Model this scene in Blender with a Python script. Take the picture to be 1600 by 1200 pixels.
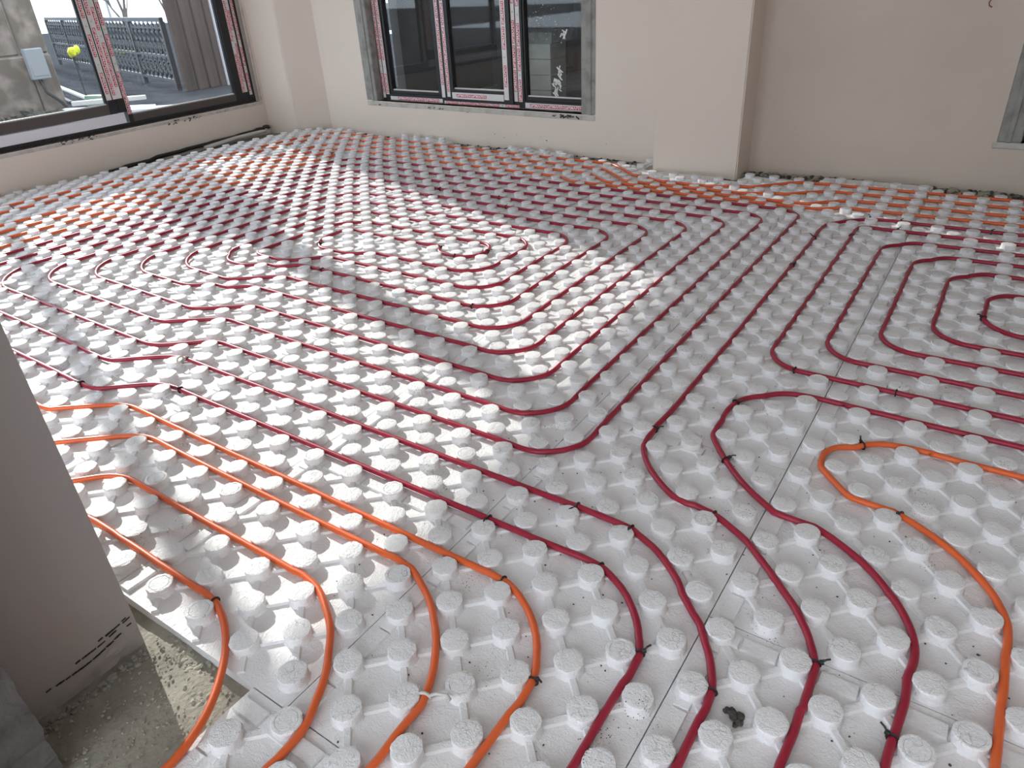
import bpy, bmesh, math, random
from mathutils import Vector, Matrix

random.seed(7)
S = bpy.context.scene
C = S.collection
for o in list(bpy.data.objects):
    bpy.data.objects.remove(o)

# ------------------------------------------------------------------ camera
CW = Vector((0.62870, -0.81038, 1.19506))
R = Matrix(((0.83183343, 0.55248916, -0.05299887),
            (0.23769988, -0.44090904, -0.86550447),
            (-0.50154952, 0.70735773, -0.49808948)))
cam_data = bpy.data.cameras.new('camera')
cam_data.sensor_fit = 'HORIZONTAL'
cam_data.sensor_width = 36.0
cam_data.lens = 1107.7 / 1600.0 * 36.0
cam_data.clip_start = 0.05
cam_data.clip_end = 300
cam = bpy.data.objects.new('camera', cam_data)
C.objects.link(cam)
M3 = R.transposed() @ Matrix(((1, 0, 0), (0, -1, 0), (0, 0, -1)))
cam.matrix_world = Matrix.Translation(CW) @ M3.to_4x4()
S.camera = cam

# ------------------------------------------------------------------ light
W = bpy.data.worlds.new('sky')
S.world = W
W.use_nodes = True
wn = W.node_tree.nodes
bg = wn['Background']
bg.inputs['Color'].default_value = (0.80, 0.885, 0.98, 1)
bg.inputs['Strength'].default_value = 1.65
AZ = math.radians(18.5)
EL = math.radians(23.0)
sun_dir = Vector((math.cos(AZ) * math.cos(EL), -math.sin(AZ) * math.cos(EL), -math.sin(EL)))   # light travel
sd = bpy.data.lights.new('sun', 'SUN')
sd.energy = 3.25
sd.angle = math.radians(0.6)
sd.color = (1.0, 0.95, 0.88)
sun = bpy.data.objects.new('sun', sd)
C.objects.link(sun)
sun.rotation_euler = sun_dir.to_track_quat('-Z', 'Y').to_euler()
sun.location = (-12, 5, 8)
S.view_settings.view_transform = 'Standard'
S.view_settings.look = 'None'
S.view_settings.exposure = 1.25
S.view_settings.gamma = 1.0
S.view_settings.use_curve_mapping = False

# ------------------------------------------------------------------ materials
def mat(name, col, rough=0.6, metal=0.0, spec=0.5, noise=None, bump=None, coat=0.0):
    """noise=(scale, amount, second colour); bump=(scale, strength, detail)"""
    m = bpy.data.materials.new(name)
    m.use_nodes = True
    nt = m.node_tree
    b = nt.nodes['Principled BSDF']
    b.inputs['Base Color'].default_value = (*col, 1)
    b.inputs['Roughness'].default_value = rough
    b.inputs['Metallic'].default_value = metal
    b.inputs['Specular IOR Level'].default_value = spec
    b.inputs['Coat Weight'].default_value = coat
    geo = nt.nodes.new('ShaderNodeNewGeometry')
    if noise:
        n = nt.nodes.new('ShaderNodeTexNoise')
        n.inputs['Scale'].default_value = noise[0]
        n.inputs['Detail'].default_value = 6
        nt.links.new(geo.outputs['Position'], n.inputs['Vector'])
        r = nt.nodes.new('ShaderNodeMapRange')
        r.inputs['From Min'].default_value = 0.42
        r.inputs['From Max'].default_value = 0.68
        r.inputs['To Max'].default_value = noise[1]
        nt.links.new(n.outputs['Fac'], r.inputs['Value'])
        mx = nt.nodes.new('ShaderNodeMix')
        mx.data_type = 'RGBA'
        mx.inputs['A'].default_value = (*col, 1)
        mx.inputs['B'].default_value = (*noise[2], 1)
        nt.links.new(r.outputs['Result'], mx.inputs['Factor'])
        nt.links.new(mx.outputs['Result'], b.inputs['Base Color'])
    if bump:
        n = nt.nodes.new('ShaderNodeTexNoise')
        n.inputs['Scale'].default_value = bump[0]
        n.inputs['Detail'].default_value = bump[2]
        nt.links.new(geo.outputs['Position'], n.inputs['Vector'])
        bp = nt.nodes.new('ShaderNodeBump')
        bp.inputs['Strength'].default_value = bump[1]
        bp.inputs['Distance'].default_value = 0.004
        nt.links.new(n.outputs['Fac'], bp.inputs['Height'])
        nt.links.new(bp.outputs['Normal'], b.inputs['Normal'])
    return m

def foam_material():
    m = bpy.data.materials.new('white_foam')
    m.use_nodes = True
    nt = m.node_tree
    N, L = nt.nodes, nt.links
    b = N['Principled BSDF']
    b.inputs['Roughness'].default_value = 0.55
    b.inputs['Specular IOR Level'].default_value = 0.35
    geo = N.new('ShaderNodeNewGeometry')
    # coarse pale dirt
    n1 = N.new('ShaderNodeTexNoise'); n1.inputs['Scale'].default_value = 1.7; n1.inputs['Detail'].default_value = 5
    L.new(geo.outputs['Position'], n1.inputs['Vector'])
    r1 = N.new('ShaderNodeMapRange'); r1.inputs['From Min'].default_value = 0.5; r1.inputs['From Max'].default_value = 0.75
    r1.inputs['To Max'].default_value = 0.35
    L.new(n1.outputs['Fac'], r1.inputs['Value'])
    mx = N.new('ShaderNodeMix'); mx.data_type = 'RGBA'
    mx.inputs['A'].default_value = (0.80, 0.785, 0.79, 1); mx.inputs['B'].default_value = (0.64, 0.61, 0.57, 1)
    L.new(r1.outputs['Result'], mx.inputs['Factor'])
    # small dark grit : voronoi cell centres, only where a second noise allows
    v = N.new('ShaderNodeTexVoronoi'); v.inputs['Scale'].default_value = 130
    L.new(geo.outputs['Position'], v.inputs['Vector'])
    r2 = N.new('ShaderNodeMapRange'); r2.inputs['From Min'].default_value = 0.16; r2.inputs['From Max'].default_value = 0.22
    r2.inputs['To Min'].default_value = 1.0; r2.inputs['To Max'].default_value = 0.0
    L.new(v.outputs['Distance'], r2.inputs['Value'])
    n2 = N.new('ShaderNodeTexNoise'); n2.inputs['Scale'].default_value = 5.0; n2.inputs['Detail'].default_value = 8
    L.new(geo.outputs['Position'], n2.inputs['Vector'])
    r3 = N.new('ShaderNodeMapRange'); r3.inputs['From Min'].default_value = 0.60; r3.inputs['From Max'].default_value = 0.66
    L.new(n2.outputs['Fac'], r3.inputs['Value'])
    mu = N.new('ShaderNodeMath'); mu.operation = 'MULTIPLY'
    L.new(r2.outputs['Result'], mu.inputs[0]); L.new(r3.outputs['Result'], mu.inputs[1])
    mx2 = N.new('ShaderNodeMix'); mx2.data_type = 'RGBA'
    mx2.inputs['B'].default_value = (0.16, 0.14, 0.12, 1)
    L.new(mx.outputs['Result'], mx2.inputs['A']); L.new(mu.outputs['Value'], mx2.inputs['Factor'])
    # fine dark cracks and pitted beads in the crumbly skin
    nd = N.new('ShaderNodeTexNoise'); nd.inputs['Scale'].default_value = 60; nd.inputs['Detail'].default_value = 3
    L.new(geo.outputs['Position'], nd.inputs['Vector'])
    va = N.new('ShaderNodeVectorMath'); va.operation = 'MULTIPLY_ADD'
    va.inputs[1].default_value = (0.012, 0.012, 0.012)
    L.new(nd.outputs['Color'], va.inputs[0]); L.new(geo.outputs['Position'], va.inputs[2])
    ve = N.new('ShaderNodeTexVoronoi'); ve.feature = 'DISTANCE_TO_EDGE'; ve.inputs['Scale'].default_value = 62
    L.new(va.outputs['Vector'], ve.inputs['Vector'])
    rc_ = N.new('ShaderNodeMapRange'); rc_.inputs['From Min'].default_value = 0.0; rc_.inputs['From Max'].default_value = 0.05
    rc_.inputs['To Min'].default_value = 0.55; rc_.inputs['To Max'].default_value = 0.0
    L.new(ve.outputs['Distance'], rc_.inputs['Value'])
    nm = N.new('ShaderNodeTexNoise'); nm.inputs['Scale'].default_value = 26; nm.inputs['Detail'].default_value = 3
    L.new(geo.outputs['Position'], nm.inputs['Vector'])
    rm = N.new('ShaderNodeMapRange'); rm.inputs['From Min'].default_value = 0.50; rm.inputs['From Max'].default_value = 0.62
    L.new(nm.outputs['Fac'], rm.inputs['Value'])
    # only the raised, rough stud tops crack
    sx = N.new('ShaderNodeSeparateXYZ'); L.new(geo.outputs['Position'], sx.inputs['Vector'])
    rz_ = N.new('ShaderNodeMapRange'); rz_.inputs['From Min'].default_value = 0.019; rz_.inputs['From Max'].default_value = 0.022
    L.new(sx.outputs['Z'], rz_.inputs['Value'])
    m1 = N.new('ShaderNodeMath'); m1.operation = 'MULTIPLY'; L.new(rc_.outputs['Result'], m1.inputs[0]); L.new(rm.outputs['Result'], m1.inputs[1])
    m2_ = N.new('ShaderNodeMath'); m2_.operation = 'MULTIPLY'; L.new(m1.outputs['Value'], m2_.inputs[0]); L.new(rz_.outputs['Result'], m2_.inputs[1])
    vb = N.new('ShaderNodeTexVoronoi'); vb.inputs['Scale'].default_value = 420
    L.new(geo.outputs['Position'], vb.inputs['Vector'])
    rb = N.new('ShaderNodeMapRange'); rb.inputs['From Min'].default_value = 0.10; rb.inputs['From Max'].default_value = 0.30
    rb.inputs['To Min'].default_value = 0.42; rb.inputs['To Max'].default_value = 0.0
    L.new(vb.outputs['Distance'], rb.inputs['Value'])
    m3 = N.new('ShaderNodeMath'); m3.operation = 'MULTIPLY'; L.new(rb.outputs['Result'], m3.inputs[0]); L.new(rz_.outputs['Result'], m3.inputs[1])
    m4 = N.new('ShaderNodeMath'); m4.operation = 'MAXIMUM'; L.new(m2_.outputs['Value'], m4.inputs[0]); L.new(m3.outputs['Value'], m4.inputs[1])
    mx3 = N.new('ShaderNodeMix'); mx3.data_type = 'RGBA'; mx3.inputs['B'].default_value = (0.20, 0.19, 0.18, 1)
    L.new(mx2.outputs['Result'], mx3.inputs['A']); L.new(m4.outputs['Value'], mx3.inputs['Factor'])
    L.new(mx3.outputs['Result'], b.inputs['Base Color'])
    # bead texture + soft creases
    v2 = N.new('ShaderNodeTexVoronoi'); v2.inputs['Scale'].default_value = 330
    L.new(geo.outputs['Position'], v2.inputs['Vector'])
    n3 = N.new('ShaderNodeTexNoise'); n3.inputs['Scale'].default_value = 70; n3.inputs['Detail'].default_value = 5; n3.inputs['Distortion'].default_value = 1.2
    L.new(geo.outputs['Position'], n3.inputs['Vector'])
    ad = N.new('ShaderNodeMath'); ad.operation = 'MULTIPLY_ADD'
    ad.inputs[1].default_value = 0.25
    L.new(v2.outputs['Distance'], ad.inputs[0]); L.new(n3.outputs['Fac'], ad.inputs[2])
    bp = N.new('ShaderNodeBump'); bp.inputs['Strength'].default_value = 0.8; bp.inputs['Distance'].default_value = 0.003
    L.new(ad.outputs['Value'], bp.inputs['Height']); L.new(bp.outputs['Normal'], b.inputs['Normal'])
    return m

def glass_material(name, dust=0.05, tint=(0.93, 0.96, 0.97)):
    m = bpy.data.materials.new(name)
    m.use_nodes = True
    nt = m.node_tree
    N, L = nt.nodes, nt.links
    N.remove(N['Principled BSDF'])
    out = N['Material Output']
    tr = N.new('ShaderNodeBsdfTransparent'); tr.inputs['Color'].default_value = (*tint, 1)
    gl = N.new('ShaderNodeBsdfGlossy'); gl.inputs['Roughness'].default_value = 0.02
    fr = N.new('ShaderNodeFresnel'); fr.inputs['IOR'].default_value = 1.5
    mix = N.new('ShaderNodeMixShader')
    gb = N.new('ShaderNodeNewGeometry')
    inv = N.new('ShaderNodeMath'); inv.operation = 'SUBTRACT'; inv.inputs[0].default_value = 1.0
    L.new(gb.outputs['Backfacing'], inv.inputs[1])
    ff = N.new('ShaderNodeMath'); ff.operation = 'MULTIPLY'
    L.new(fr.outputs['Fac'], ff.inputs[0]); L.new(inv.outputs['Value'], ff.inputs[1])
    f2 = N.new('ShaderNodeMath'); f2.operation = 'MULTIPLY'; f2.inputs[1].default_value = 1.6; f2.use_clamp = True
    L.new(ff.outputs['Value'], f2.inputs[0])
    L.new(f2.outputs['Value'], mix.inputs['Fac']); L.new(tr.outputs['BSDF'], mix.inputs[1]); L.new(gl.outputs['BSDF'], mix.inputs[2])
    df = N.new('ShaderNodeBsdfDiffuse'); df.inputs['Color'].default_value = (0.75, 0.75, 0.73, 1)
    geo = N.new('ShaderNodeNewGeometry')
    n = N.new('ShaderNodeTexNoise'); n.inputs['Scale'].default_value = 9; n.inputs['Detail'].default_value = 9
    L.new(geo.outputs['Position'], n.inputs['Vector'])
    v = N.new('ShaderNodeTexVoronoi'); v.inputs['Scale'].default_value = 75
    L.new(geo.outputs['Position'], v.inputs['Vector'])
    r = N.new('ShaderNodeMapRange'); r.inputs['From Min'].default_value = 0.07; r.inputs['From Max'].default_value = 0.13
    r.inputs['To Min'].default_value = 0.35; r.inputs['To Max'].default_value = 0.0
    L.new(v.outputs['Distance'], r.inputs['Value'])
    r2 = N.new('ShaderNodeMapRange'); r2.inputs['From Min'].default_value = 0.58; r2.inputs['From Max'].default_value = 0.70
    L.new(n.outputs['Fac'], r2.inputs['Value'])
    mu = N.new('ShaderNodeMath'); mu.operation = 'MULTIPLY'
    L.new(r.outputs['Result'], mu.inputs[0]); L.new(r2.outputs['Result'], mu.inputs[1])
    ad = N.new('ShaderNodeMath'); ad.operation = 'MULTIPLY_ADD'
    ad.inputs[1].default_value = 1.0; ad.inputs[2].default_value = dust
    L.new(mu.outputs['Value'], ad.inputs[0])
    m2 = N.new('ShaderNodeMixShader')
    L.new(ad.outputs['Value'], m2.inputs['Fac']); L.new(mix.outputs['Shader'], m2.inputs[1]); L.new(df.outputs['BSDF'], m2.inputs[2])
    L.new(m2.outputs['Shader'], out.inputs['Surface'])
    return m

FOAM = foam_material()
PLASTER = mat('beige_plaster', (0.72, 0.625, 0.545), 0.85, noise=(1.1, 0.5, (0.68, 0.59, 0.51)), bump=(14, 0.25, 6))
PLASTER2 = mat('beige_plaster_shaded', (0.60, 0.51, 0.43), 0.85, noise=(2.2, 0.6, (0.53, 0.455, 0.385)), bump=(18, 0.35, 6))  # beige plaster copy, darkened for the dimmer light on the right-hand back wall
PILLAR = mat('shaded_pillar_plaster', (0.34, 0.31, 0.298), 0.85, noise=(1.5, 0.5, (0.30, 0.277, 0.267)), bump=(10, 0.2, 6))  # the pillar face is unlit; its shade is darkened into this colour
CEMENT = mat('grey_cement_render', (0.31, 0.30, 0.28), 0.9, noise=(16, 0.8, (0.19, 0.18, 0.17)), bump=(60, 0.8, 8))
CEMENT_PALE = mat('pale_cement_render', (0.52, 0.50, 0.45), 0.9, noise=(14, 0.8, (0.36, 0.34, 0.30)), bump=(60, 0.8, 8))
ROUGH = mat('rough_concrete', (0.12, 0.112, 0.105), 0.95, noise=(12, 0.8, (0.06, 0.057, 0.054)), bump=(45, 1.0, 9))
SLAB = mat('dusty_concrete_slab', (0.33, 0.305, 0.25), 0.95, noise=(9, 0.9, (0.20, 0.18, 0.145)), bump=(90, 0.9, 9))
RUBBLE = mat('crumbled_mortar', (0.38, 0.36, 0.29), 0.95, noise=(40, 0.8, (0.22, 0.21, 0.17)), bump=(120, 0.9, 6))
DARKDIRT = mat('dark_dirt', (0.055, 0.05, 0.045), 0.95, noise=(30, 0.8, (0.14, 0.13, 0.11)), bump=(120, 1.0, 6))
MAROON = mat('maroon_pipe_plastic', (0.32, 0.012, 0.036), 0.38, spec=0.4, coat=0.08, noise=(35, 0.3, (0.36, 0.03, 0.05)))
ORANGE = mat('orange_pipe_plastic', (0.74, 0.125, 0.028), 0.38, spec=0.4, coat=0.08, noise=(35, 0.35, (0.66, 0.14, 0.06)))
BLACK = mat('black_plastic', (0.012, 0.012, 0.013), 0.45)
ANTHRA = mat('anthracite_profile', (0.018, 0.018, 0.020), 0.4, spec=0.35, noise=(60, 0.3, (0.045, 0.045, 0.045)))
BROWNP = mat('brown_grey_profile', (0.075, 0.062, 0.057), 0.45)
GASKET = mat('black_gasket', (0.01, 0.01, 0.011), 0.6)
BEAD = mat('bright_glazing_bead', (0.62, 0.61, 0.58), 0.4)
FILM = mat('protective_film', (0.70, 0.67, 0.66), 0.4, noise=(22, 0.4, (0.55, 0.53, 0.52)), bump=(60, 0.4, 4))
REDINK = mat('red_film_print', (0.50, 0.010, 0.045), 0.4)
WHITEINK = mat('white_film_print', (0.85, 0.80, 0.80), 0.4)
GREENINK = mat('green_film_print', (0.10, 0.33, 0.12), 0.4)
WHITEPVC = mat('white_pvc', (0.72, 0.71, 0.76), 0.35)
CLIPM = mat('pale_grey_clip', (0.55, 0.53, 0.49), 0.5)
GLASS = glass_material('dusty_window_glass', 0.035)
GLASS_B = glass_material('dusty_back_window_glass', 0.02)
STONE = mat('mottled_stone', (0.15, 0.12, 0.10), 0.9, noise=(6, 0.9, (0.36, 0.30, 0.26)), bump=(12, 0.8, 8))
TRAV = mat('pale_travertine', (0.85, 0.82, 0.74), 0.8, noise=(6, 0.8, (0.68, 0.65, 0.56)), bump=(20, 0.5, 6))
IRON = mat('dark_iron', (0.035, 0.038, 0.045), 0.5)
CLAD = mat('brown_ribbed_cladding', (0.090, 0.064, 0.056), 0.8, spec=0.2, noise=(3, 0.6, (0.06, 0.043, 0.038)))
DECK = mat('grey_terrace_floor', (0.050, 0.053, 0.060), 1.0, spec=0.0, noise=(5, 0.8, (0.03, 0.03, 0.035)), bump=(20, 0.6, 5))  # shade lying over the terrace is put into this very dark colour
PORCHM = mat('dark_porch_panel', (0.030, 0.033, 0.040), 0.5, noise=(3, 0.6, (0.05, 0.052, 0.058)))
PORCHF = mat('dark_porch_floor', (0.05, 0.046, 0.044), 0.9, noise=(12, 0.8, (0.09, 0.08, 0.07)), bump=(30, 0.8, 6))
BARK = mat('bare_bark', (0.12, 0.10, 0.09), 0.9)
GREYBOX = mat('pale_grey_box', (0.30, 0.32, 0.34), 0.6)
YELLOW = mat('yellow_plastic', (0.75, 0.80, 0.03), 0.5)
CEILM = mat('ceiling_plaster', (0.82, 0.80, 0.77), 0.9)
WHITEPAINT = mat('white_splash', (0.80, 0.80, 0.78), 0.6)

# ------------------------------------------------------------------ helpers
def tag(o, label=None, cat=None, group=None, kind=None):
    if label: o['label'] = label
    if cat: o['category'] = cat
    if group: o['group'] = group
    if kind: o['kind'] = kind
    return o

def link_mesh(name, me, m, parent=None, mats=None):
    if me.materials.__len__() == 0:
        for k in (mats or [m]):
            me.materials.append(k)
    o = bpy.data.objects.new(name, me)
    C.objects.link(o)
    if parent: o.parent = parent
    return o

def obj(name, bm, m, parent=None, smooth=False, mats=None):
    me = bpy.data.meshes.new(name)
    bm.normal_update()
    bm.to_mesh(me); bm.free()
    if smooth:
        for p in me.polygons: p.use_smooth = True
    return link_mesh(name, me, m, parent, mats)

def empty(name, loc=(0, 0, 0), **k):
    o = bpy.data.objects.new(name, None)
    C.objects.link(o)
    o.location = loc
    o.empty_display_size = 0.1
    return tag(o, **k)

def box(bm, x0, y0, z0, x1, y1, z1, mx=None, bevel=0.0, mi=0):
    r = bmesh.ops.create_cube(bm, size=1.0)
    vs = r['verts']
    for v in vs:
        v.co = Vector(((x0 + x1) / 2 + v.co.x * (x1 - x0), (y0 + y1) / 2 + v.co.y * (y1 - y0), (z0 + z1) / 2 + v.co.z * (z1 - z0)))
    fs = list({f for v in vs for f in v.link_faces})
    if bevel:
        es = list({e for v in vs for e in v.link_edges})
        rr = bmesh.ops.bevel(bm, geom=es, offset=bevel, segments=1, affect='EDGES')
        vs = list({v for f in rr['faces'] for v in f.verts})
        fs = list({f for v in vs for f in v.link_faces})
        vs = list({v for f in fs for v in f.verts})
    for f in fs: f.material_index = mi
    if mx is not None:
        for v in vs: v.co = mx @ v.co
    return vs

def tube(bm, pts, r, n=8, closed=False, cap=True):
    pts = [Vector(p) for p in pts]
    rings = []
    k = len(pts)
    up = Vector((0, 0, 1))
    prevx = None
    for i, p in enumerate(pts):
        if closed: t = pts[(i + 1) % k] - pts[i - 1]
        elif i == 0: t = pts[1] - p
        elif i == k - 1: t = p - pts[i - 1]
        else: t = pts[i + 1] - pts[i - 1]
        t.normalize()
        if prevx is None:
            x = t.cross(up)
            if x.length < 1e-3: x = t.cross(Vector((1, 0, 0)))
        else:
            x = prevx - t * prevx.dot(t)
        x.normalize(); prevx = x
        y = x.cross(t)
        rr = r[i] if isinstance(r, (list, tuple)) else r
        rings.append([bm.verts.new(p + (x * math.cos(a) + y * math.sin(a)) * rr) for a in [2 * math.pi * j / n for j in range(n)]])
    m = k if closed else k - 1
    for i in range(m):
        A, B = rings[i], rings[(i + 1) % k]
        for j in range(n):
            bm.faces.new((A[j], A[(j + 1) % n], B[(j + 1) % n], B[j]))
    if cap and not closed:
        bm.faces.new(rings[0][::-1]); bm.faces.new(rings[-1])

def blob(bm, c, s, seed, sub=1, amp=0.35):
    rnd = random.Random(seed)
    r = bmesh.ops.create_icosphere(bm, subdivisions=sub, radius=1.0)
    rot = Matrix.Rotation(rnd.random() * 6.28, 3, 'Z')
    for v in r['verts']:
        k = 1 + rnd.uniform(-amp, amp)
        v.co = rot @ Vector((v.co.x * s[0] * k, v.co.y * s[1] * k, v.co.z * s[2] * k)) + Vector(c)

# ---------------------------------------------- the stud lattice (unit 75 mm), as laid on this floor
A = 0.075
EXPO = [(i, j) for i in range(4) for j in range(4) if i + j <= 3]
CU = [0.18156, 0.07389, 0.17652, -0.18319, -0.76218, 0.47325, -0.00714, 0.7092, -0.50995, -0.00617]
CV = [-0.21571, 0.42285, 0.48596, -0.51258, 0.56448, 0.26149, -0.21865, -0.39088, -0.47714, 0.03415]
def lattice_of(X, Y):
    x, y = (X + 15) / 30, (Y - 20) / 30
    a = b = 0.0
    for (i, j), p, q in zip(EXPO, CU, CV):
        t = x ** i * y ** j
        a += p * t; b += q * t
    return X + a, Y + b
def P(u, v):
    """lattice position -> metres on the floor (the panels drift slightly where they meet)"""
    X, Y = u, v
    for _ in range(14):
        a, b = lattice_of(X, Y)
        X += u - a; Y += v - b
    return X * A, Y * A
_pc = {}
def PP(u, v):
    k = (round(u, 4), round(v, 4))
    if k not in _pc: _pc[k] = P(u, v)
    return _pc[k]

def project(x, y, z):
    v = R @ (Vector((x, y, z)) - CW)
    if v.z < 0.05: return None
    return 800 + 1107.7 * v.x / v.z, 600 + 1107.7 * v.y / v.z

# ------------------------------------------------------------------ room shell
FZ = -0.03          # concrete slab level; panels are 30 mm thick and lie on it
CEIL = 2.75
def wall_line(A_, B_):
    a = Vector((*A_, 0)); b = Vector((*B_, 0))
    t = (b - a).normalized(); n = Vector((-t.y, t.x, 0))       # n: outward
    return Matrix(((t.x, n.x, 0, a.x), (t.y, n.y, 0, a.y), (0, 0, 1, 0), (0, 0, 0, 1)))
ML = wall_line((-5.40, 1.38), (-5.49, 3.77))       # left wall: local x runs along it, y outward, z up
MB_ = wall_line((-4.94, 4.26), (-1.43, 4.06))      # back wall
TH = 0.22

def wall_with_hole(name, M, x0, x1, hx0, hx1, hz0, hz1, m, th=TH):
    bm = bmesh.new()
    box(bm, x0, 0, FZ - 0.1, hx0, th, CEIL, M)
    box(bm, hx1, 0, FZ - 0.1, x1, th, CEIL, M)
    box(bm, hx0, 0, FZ - 0.1, hx1, th, hz0, M)
    box(bm, hx0, 0, hz1, hx1, th, CEIL, M)
    return tag(obj(name, bm, m), kind='structure')

L0, L1, LZ0, LZ1 = -2.3, 2.53, 0.275, 2.40        # left opening
B0, B1, BZ0, BZ1 = 0.66, 2.99, 0.275, 2.30        # back opening
wl = wall_with_hole('wall_left', ML, -4.4, 2.62, L0, L1, LZ0, LZ1, PLASTER)
wb = wall_with_hole('wall_back', MB_, -0.35, 3.62, B0, B1, BZ0, BZ1, PLASTER)

def floor_mesh():
    bm = bmesh.new()
    # fine bumpy slab patch by the front pillar, coarse elsewhere
    vs = {}
    x0, x1, y0, y1, n, mth = -1.3, 0.3, -1.1, 0.1, 96, 72
    rnd = random.Random(3)
    from mathutils import noise
    for i in range(n + 1):
        for j in range(mth + 1):
            x = x0 + (x1 - x0) * i / n; y = y0 + (y1 - y0) * j / mth
            edge = min(i, j, n - i, mth - j) / 6.0
            h = noise.fractal(Vector((x * 9, y * 9, 0)), 1.0, 2.0, 5) * 0.004
            # crumbled sand ridge along the pillar side
            d = abs((y + 0.385) + (x + 0.55) * 0.35)
            w = max(0.0, 1 - d / 0.055) * (1 if x < -0.42 else max(0, 1 - (x + 0.42) / 0.05))
            h += w * (0.008 + 0.012 * abs(noise.noise(Vector((x * 55, y * 55, 3)))))
            vs[i, j] = bm.verts.new((x, y, FZ + min(h, 0.018) * min(1, max(0, edge)) * (1 if h > -1 else 0)))
    for i in range(n):
        for j in range(mth):
            bm.faces.new((vs[i, j], vs[i + 1, j], vs[i + 1, j + 1], vs[i, j + 1]))
    def q(a, b, c, d):
        bm.faces.new([bm.verts.new((x, y, FZ)) for x, y in ((a, b), (c, b), (c, d), (a, d))])
    X0, X1, Y0, Y1 = -5.9, 2.5, -3.4, 4.6
    q(X0, Y0, x0, Y1); q(x1, Y0, X1, Y1); q(x0, Y0, x1, y0); q(x0, y1, x1, Y1)
    return bm
fl = tag(obj('floor', floor_mesh(), SLAB, smooth=True), kind='structure')

def quadbox(name, pts, z0, z1, m, kind='structure', smooth=False):
    bm = bmesh.new()
    lo = [bm.verts.new((x, y, z0)) for x, y in pts]
    hi = [bm.verts.new((x, y, z1)) for x, y in pts]
    k = len(pts)
    bm.faces.new(lo[::-1]); bm.faces.new(hi)
    for i in range(k):
        bm.faces.new((lo[i], lo[(i + 1) % k], hi[(i + 1) % k], hi[i]))
    bmesh.ops.recalc_face_normals(bm, faces=bm.faces)
    es = [e for e in bm.edges if abs(e.verts[0].co.z - e.verts[1].co.z) > 0.5]
    bmesh.ops.bevel(bm, geom=es, offset=0.008, segments=2, affect='EDGES')
    o = obj(name, bm, m)
    if kind: tag(o, kind=kind)
    return o
# corner pier between the two window walls
quadbox('wall_corner_pier', [(-5.62, 3.93), (-5.185, 4.03), (-4.90, 4.30), (-5.1, 4.62), (-5.75, 4.6)], FZ, CEIL, PLASTER)
# projecting pillar in the back wall and the wall on its right
quadbox('wall_back_pillar', [(-1.345, 3.775), (-0.785, 3.83), (-0.785, 4.25), (-1.345, 4.25)], FZ, CEIL, PLASTER)
bm = bmesh.new()
box(bm, -0.80, 4.08, FZ - 0.1, 0.572, 4.30, CEIL)
box(bm, 0.572, 4.08, FZ - 0.1, 1.90, 4.30, 0.25)
box(bm, 0.572, 4.08, 2.3, 1.90, 4.30, CEIL)
box(bm, 1.90, 4.08, FZ - 0.1, 2.42, 4.30, CEIL)
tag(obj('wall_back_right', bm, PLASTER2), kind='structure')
bm = bmesh.new(); box(bm, 2.2, -3.3, FZ - 0.1, 2.42, 4.08, CEIL); tag(obj('wall_right', bm, PLASTER), kind='structure')
bm = bmesh.new()
box(bm, -5.3, -3.3, FZ - 0.1, -3.2, -3.1, CEIL); box(bm, -3.2, -3.3, 2.6, 2.2, -3.1, CEIL)      # wide opening added behind the viewer to let in fill light
tag(obj('wall_front', bm, PLASTER), kind='structure')
bm = bmesh.new(); box(bm, -6.0, -3.3, CEIL, 2.42, 4.65, CEIL + 0.15); tag(obj('ceiling', bm, CEILM), kind='structure')

# front pillar close to the camera, and the unrendered concrete nib beside it
def front_pillar():
    bm = bmesh.new()
    from mathutils import noise
    nx, nz = 16, 60
    X = -0.683
    y0, y1 = -0.405, -0.66
    g = {}
    for i in range(nx + 1):
        for k in range(nz + 1):
            y = y0 + (y1 - y0) * i / nx
            z = FZ - 0.01 + (CEIL - FZ) * (k / nz) ** 2.2
            x = X
            if z < 0.05: x -= 0.012 * (1 - (z - FZ) / 0.08) * (0.4 + abs(noise.noise(Vector((y * 30, z * 30, 1)))))
            g[i, k] = bm.verts.new((x, y, z))
    for i in range(nx):
        for k in range(nz):
            bm.faces.new((g[i, k + 1], g[i + 1, k + 1], g[i + 1, k], g[i, k]))
    # far side and back
    b0 = bm.verts.new((-1.15, y0, FZ)); b1 = bm.verts.new((-1.15, y0, CEIL))
    bm.faces.new([g[0, k] for k in range(nz + 1)] + [b1, b0])
    c0 = bm.verts.new((-1.15, y1, FZ)); c1 = bm.verts.new((-1.15, y1, CEIL))
    bm.faces.new((b0, b1, c1, c0))
    bm.faces.new([g[nx, k] for k in range(nz, -1, -1)] + [c0, c1])
    bmesh.ops.recalc_face_normals(bm, faces=bm.faces)
    return bm
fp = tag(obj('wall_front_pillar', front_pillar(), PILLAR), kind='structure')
bm = bmesh.new()
from mathutils import noise as _n
g = {}
NXN, NZN = 10, 90
for i in range(NXN + 1):
    for k in range(NZN + 1):
        z = FZ - 0.01 + (CEIL - FZ) * (k / NZN) ** 1.8
        ang = math.radians(90) * 0
        # two faces meeting at a ragged arris
        s = i / NXN
        if s < 0.5: x = -0.535 - (0.5 - s) * 0.5; y = -0.655
        else: x = -0.535; y = -0.655 - (s - 0.5) * 0.7
        r = _n.fractal(Vector((x * 20, y * 20, z * 22)), 1.0, 2.0, 4) * 0.006
        g[i, k] = bm.verts.new((x + r, y + r, z))
for i in range(NXN):
    for k in range(NZN):
        bm.faces.new((g[i, k], g[i, k + 1], g[i + 1, k + 1], g[i + 1, k]))
bmesh.ops.recalc_face_normals(bm, faces=bm.faces)
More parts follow.
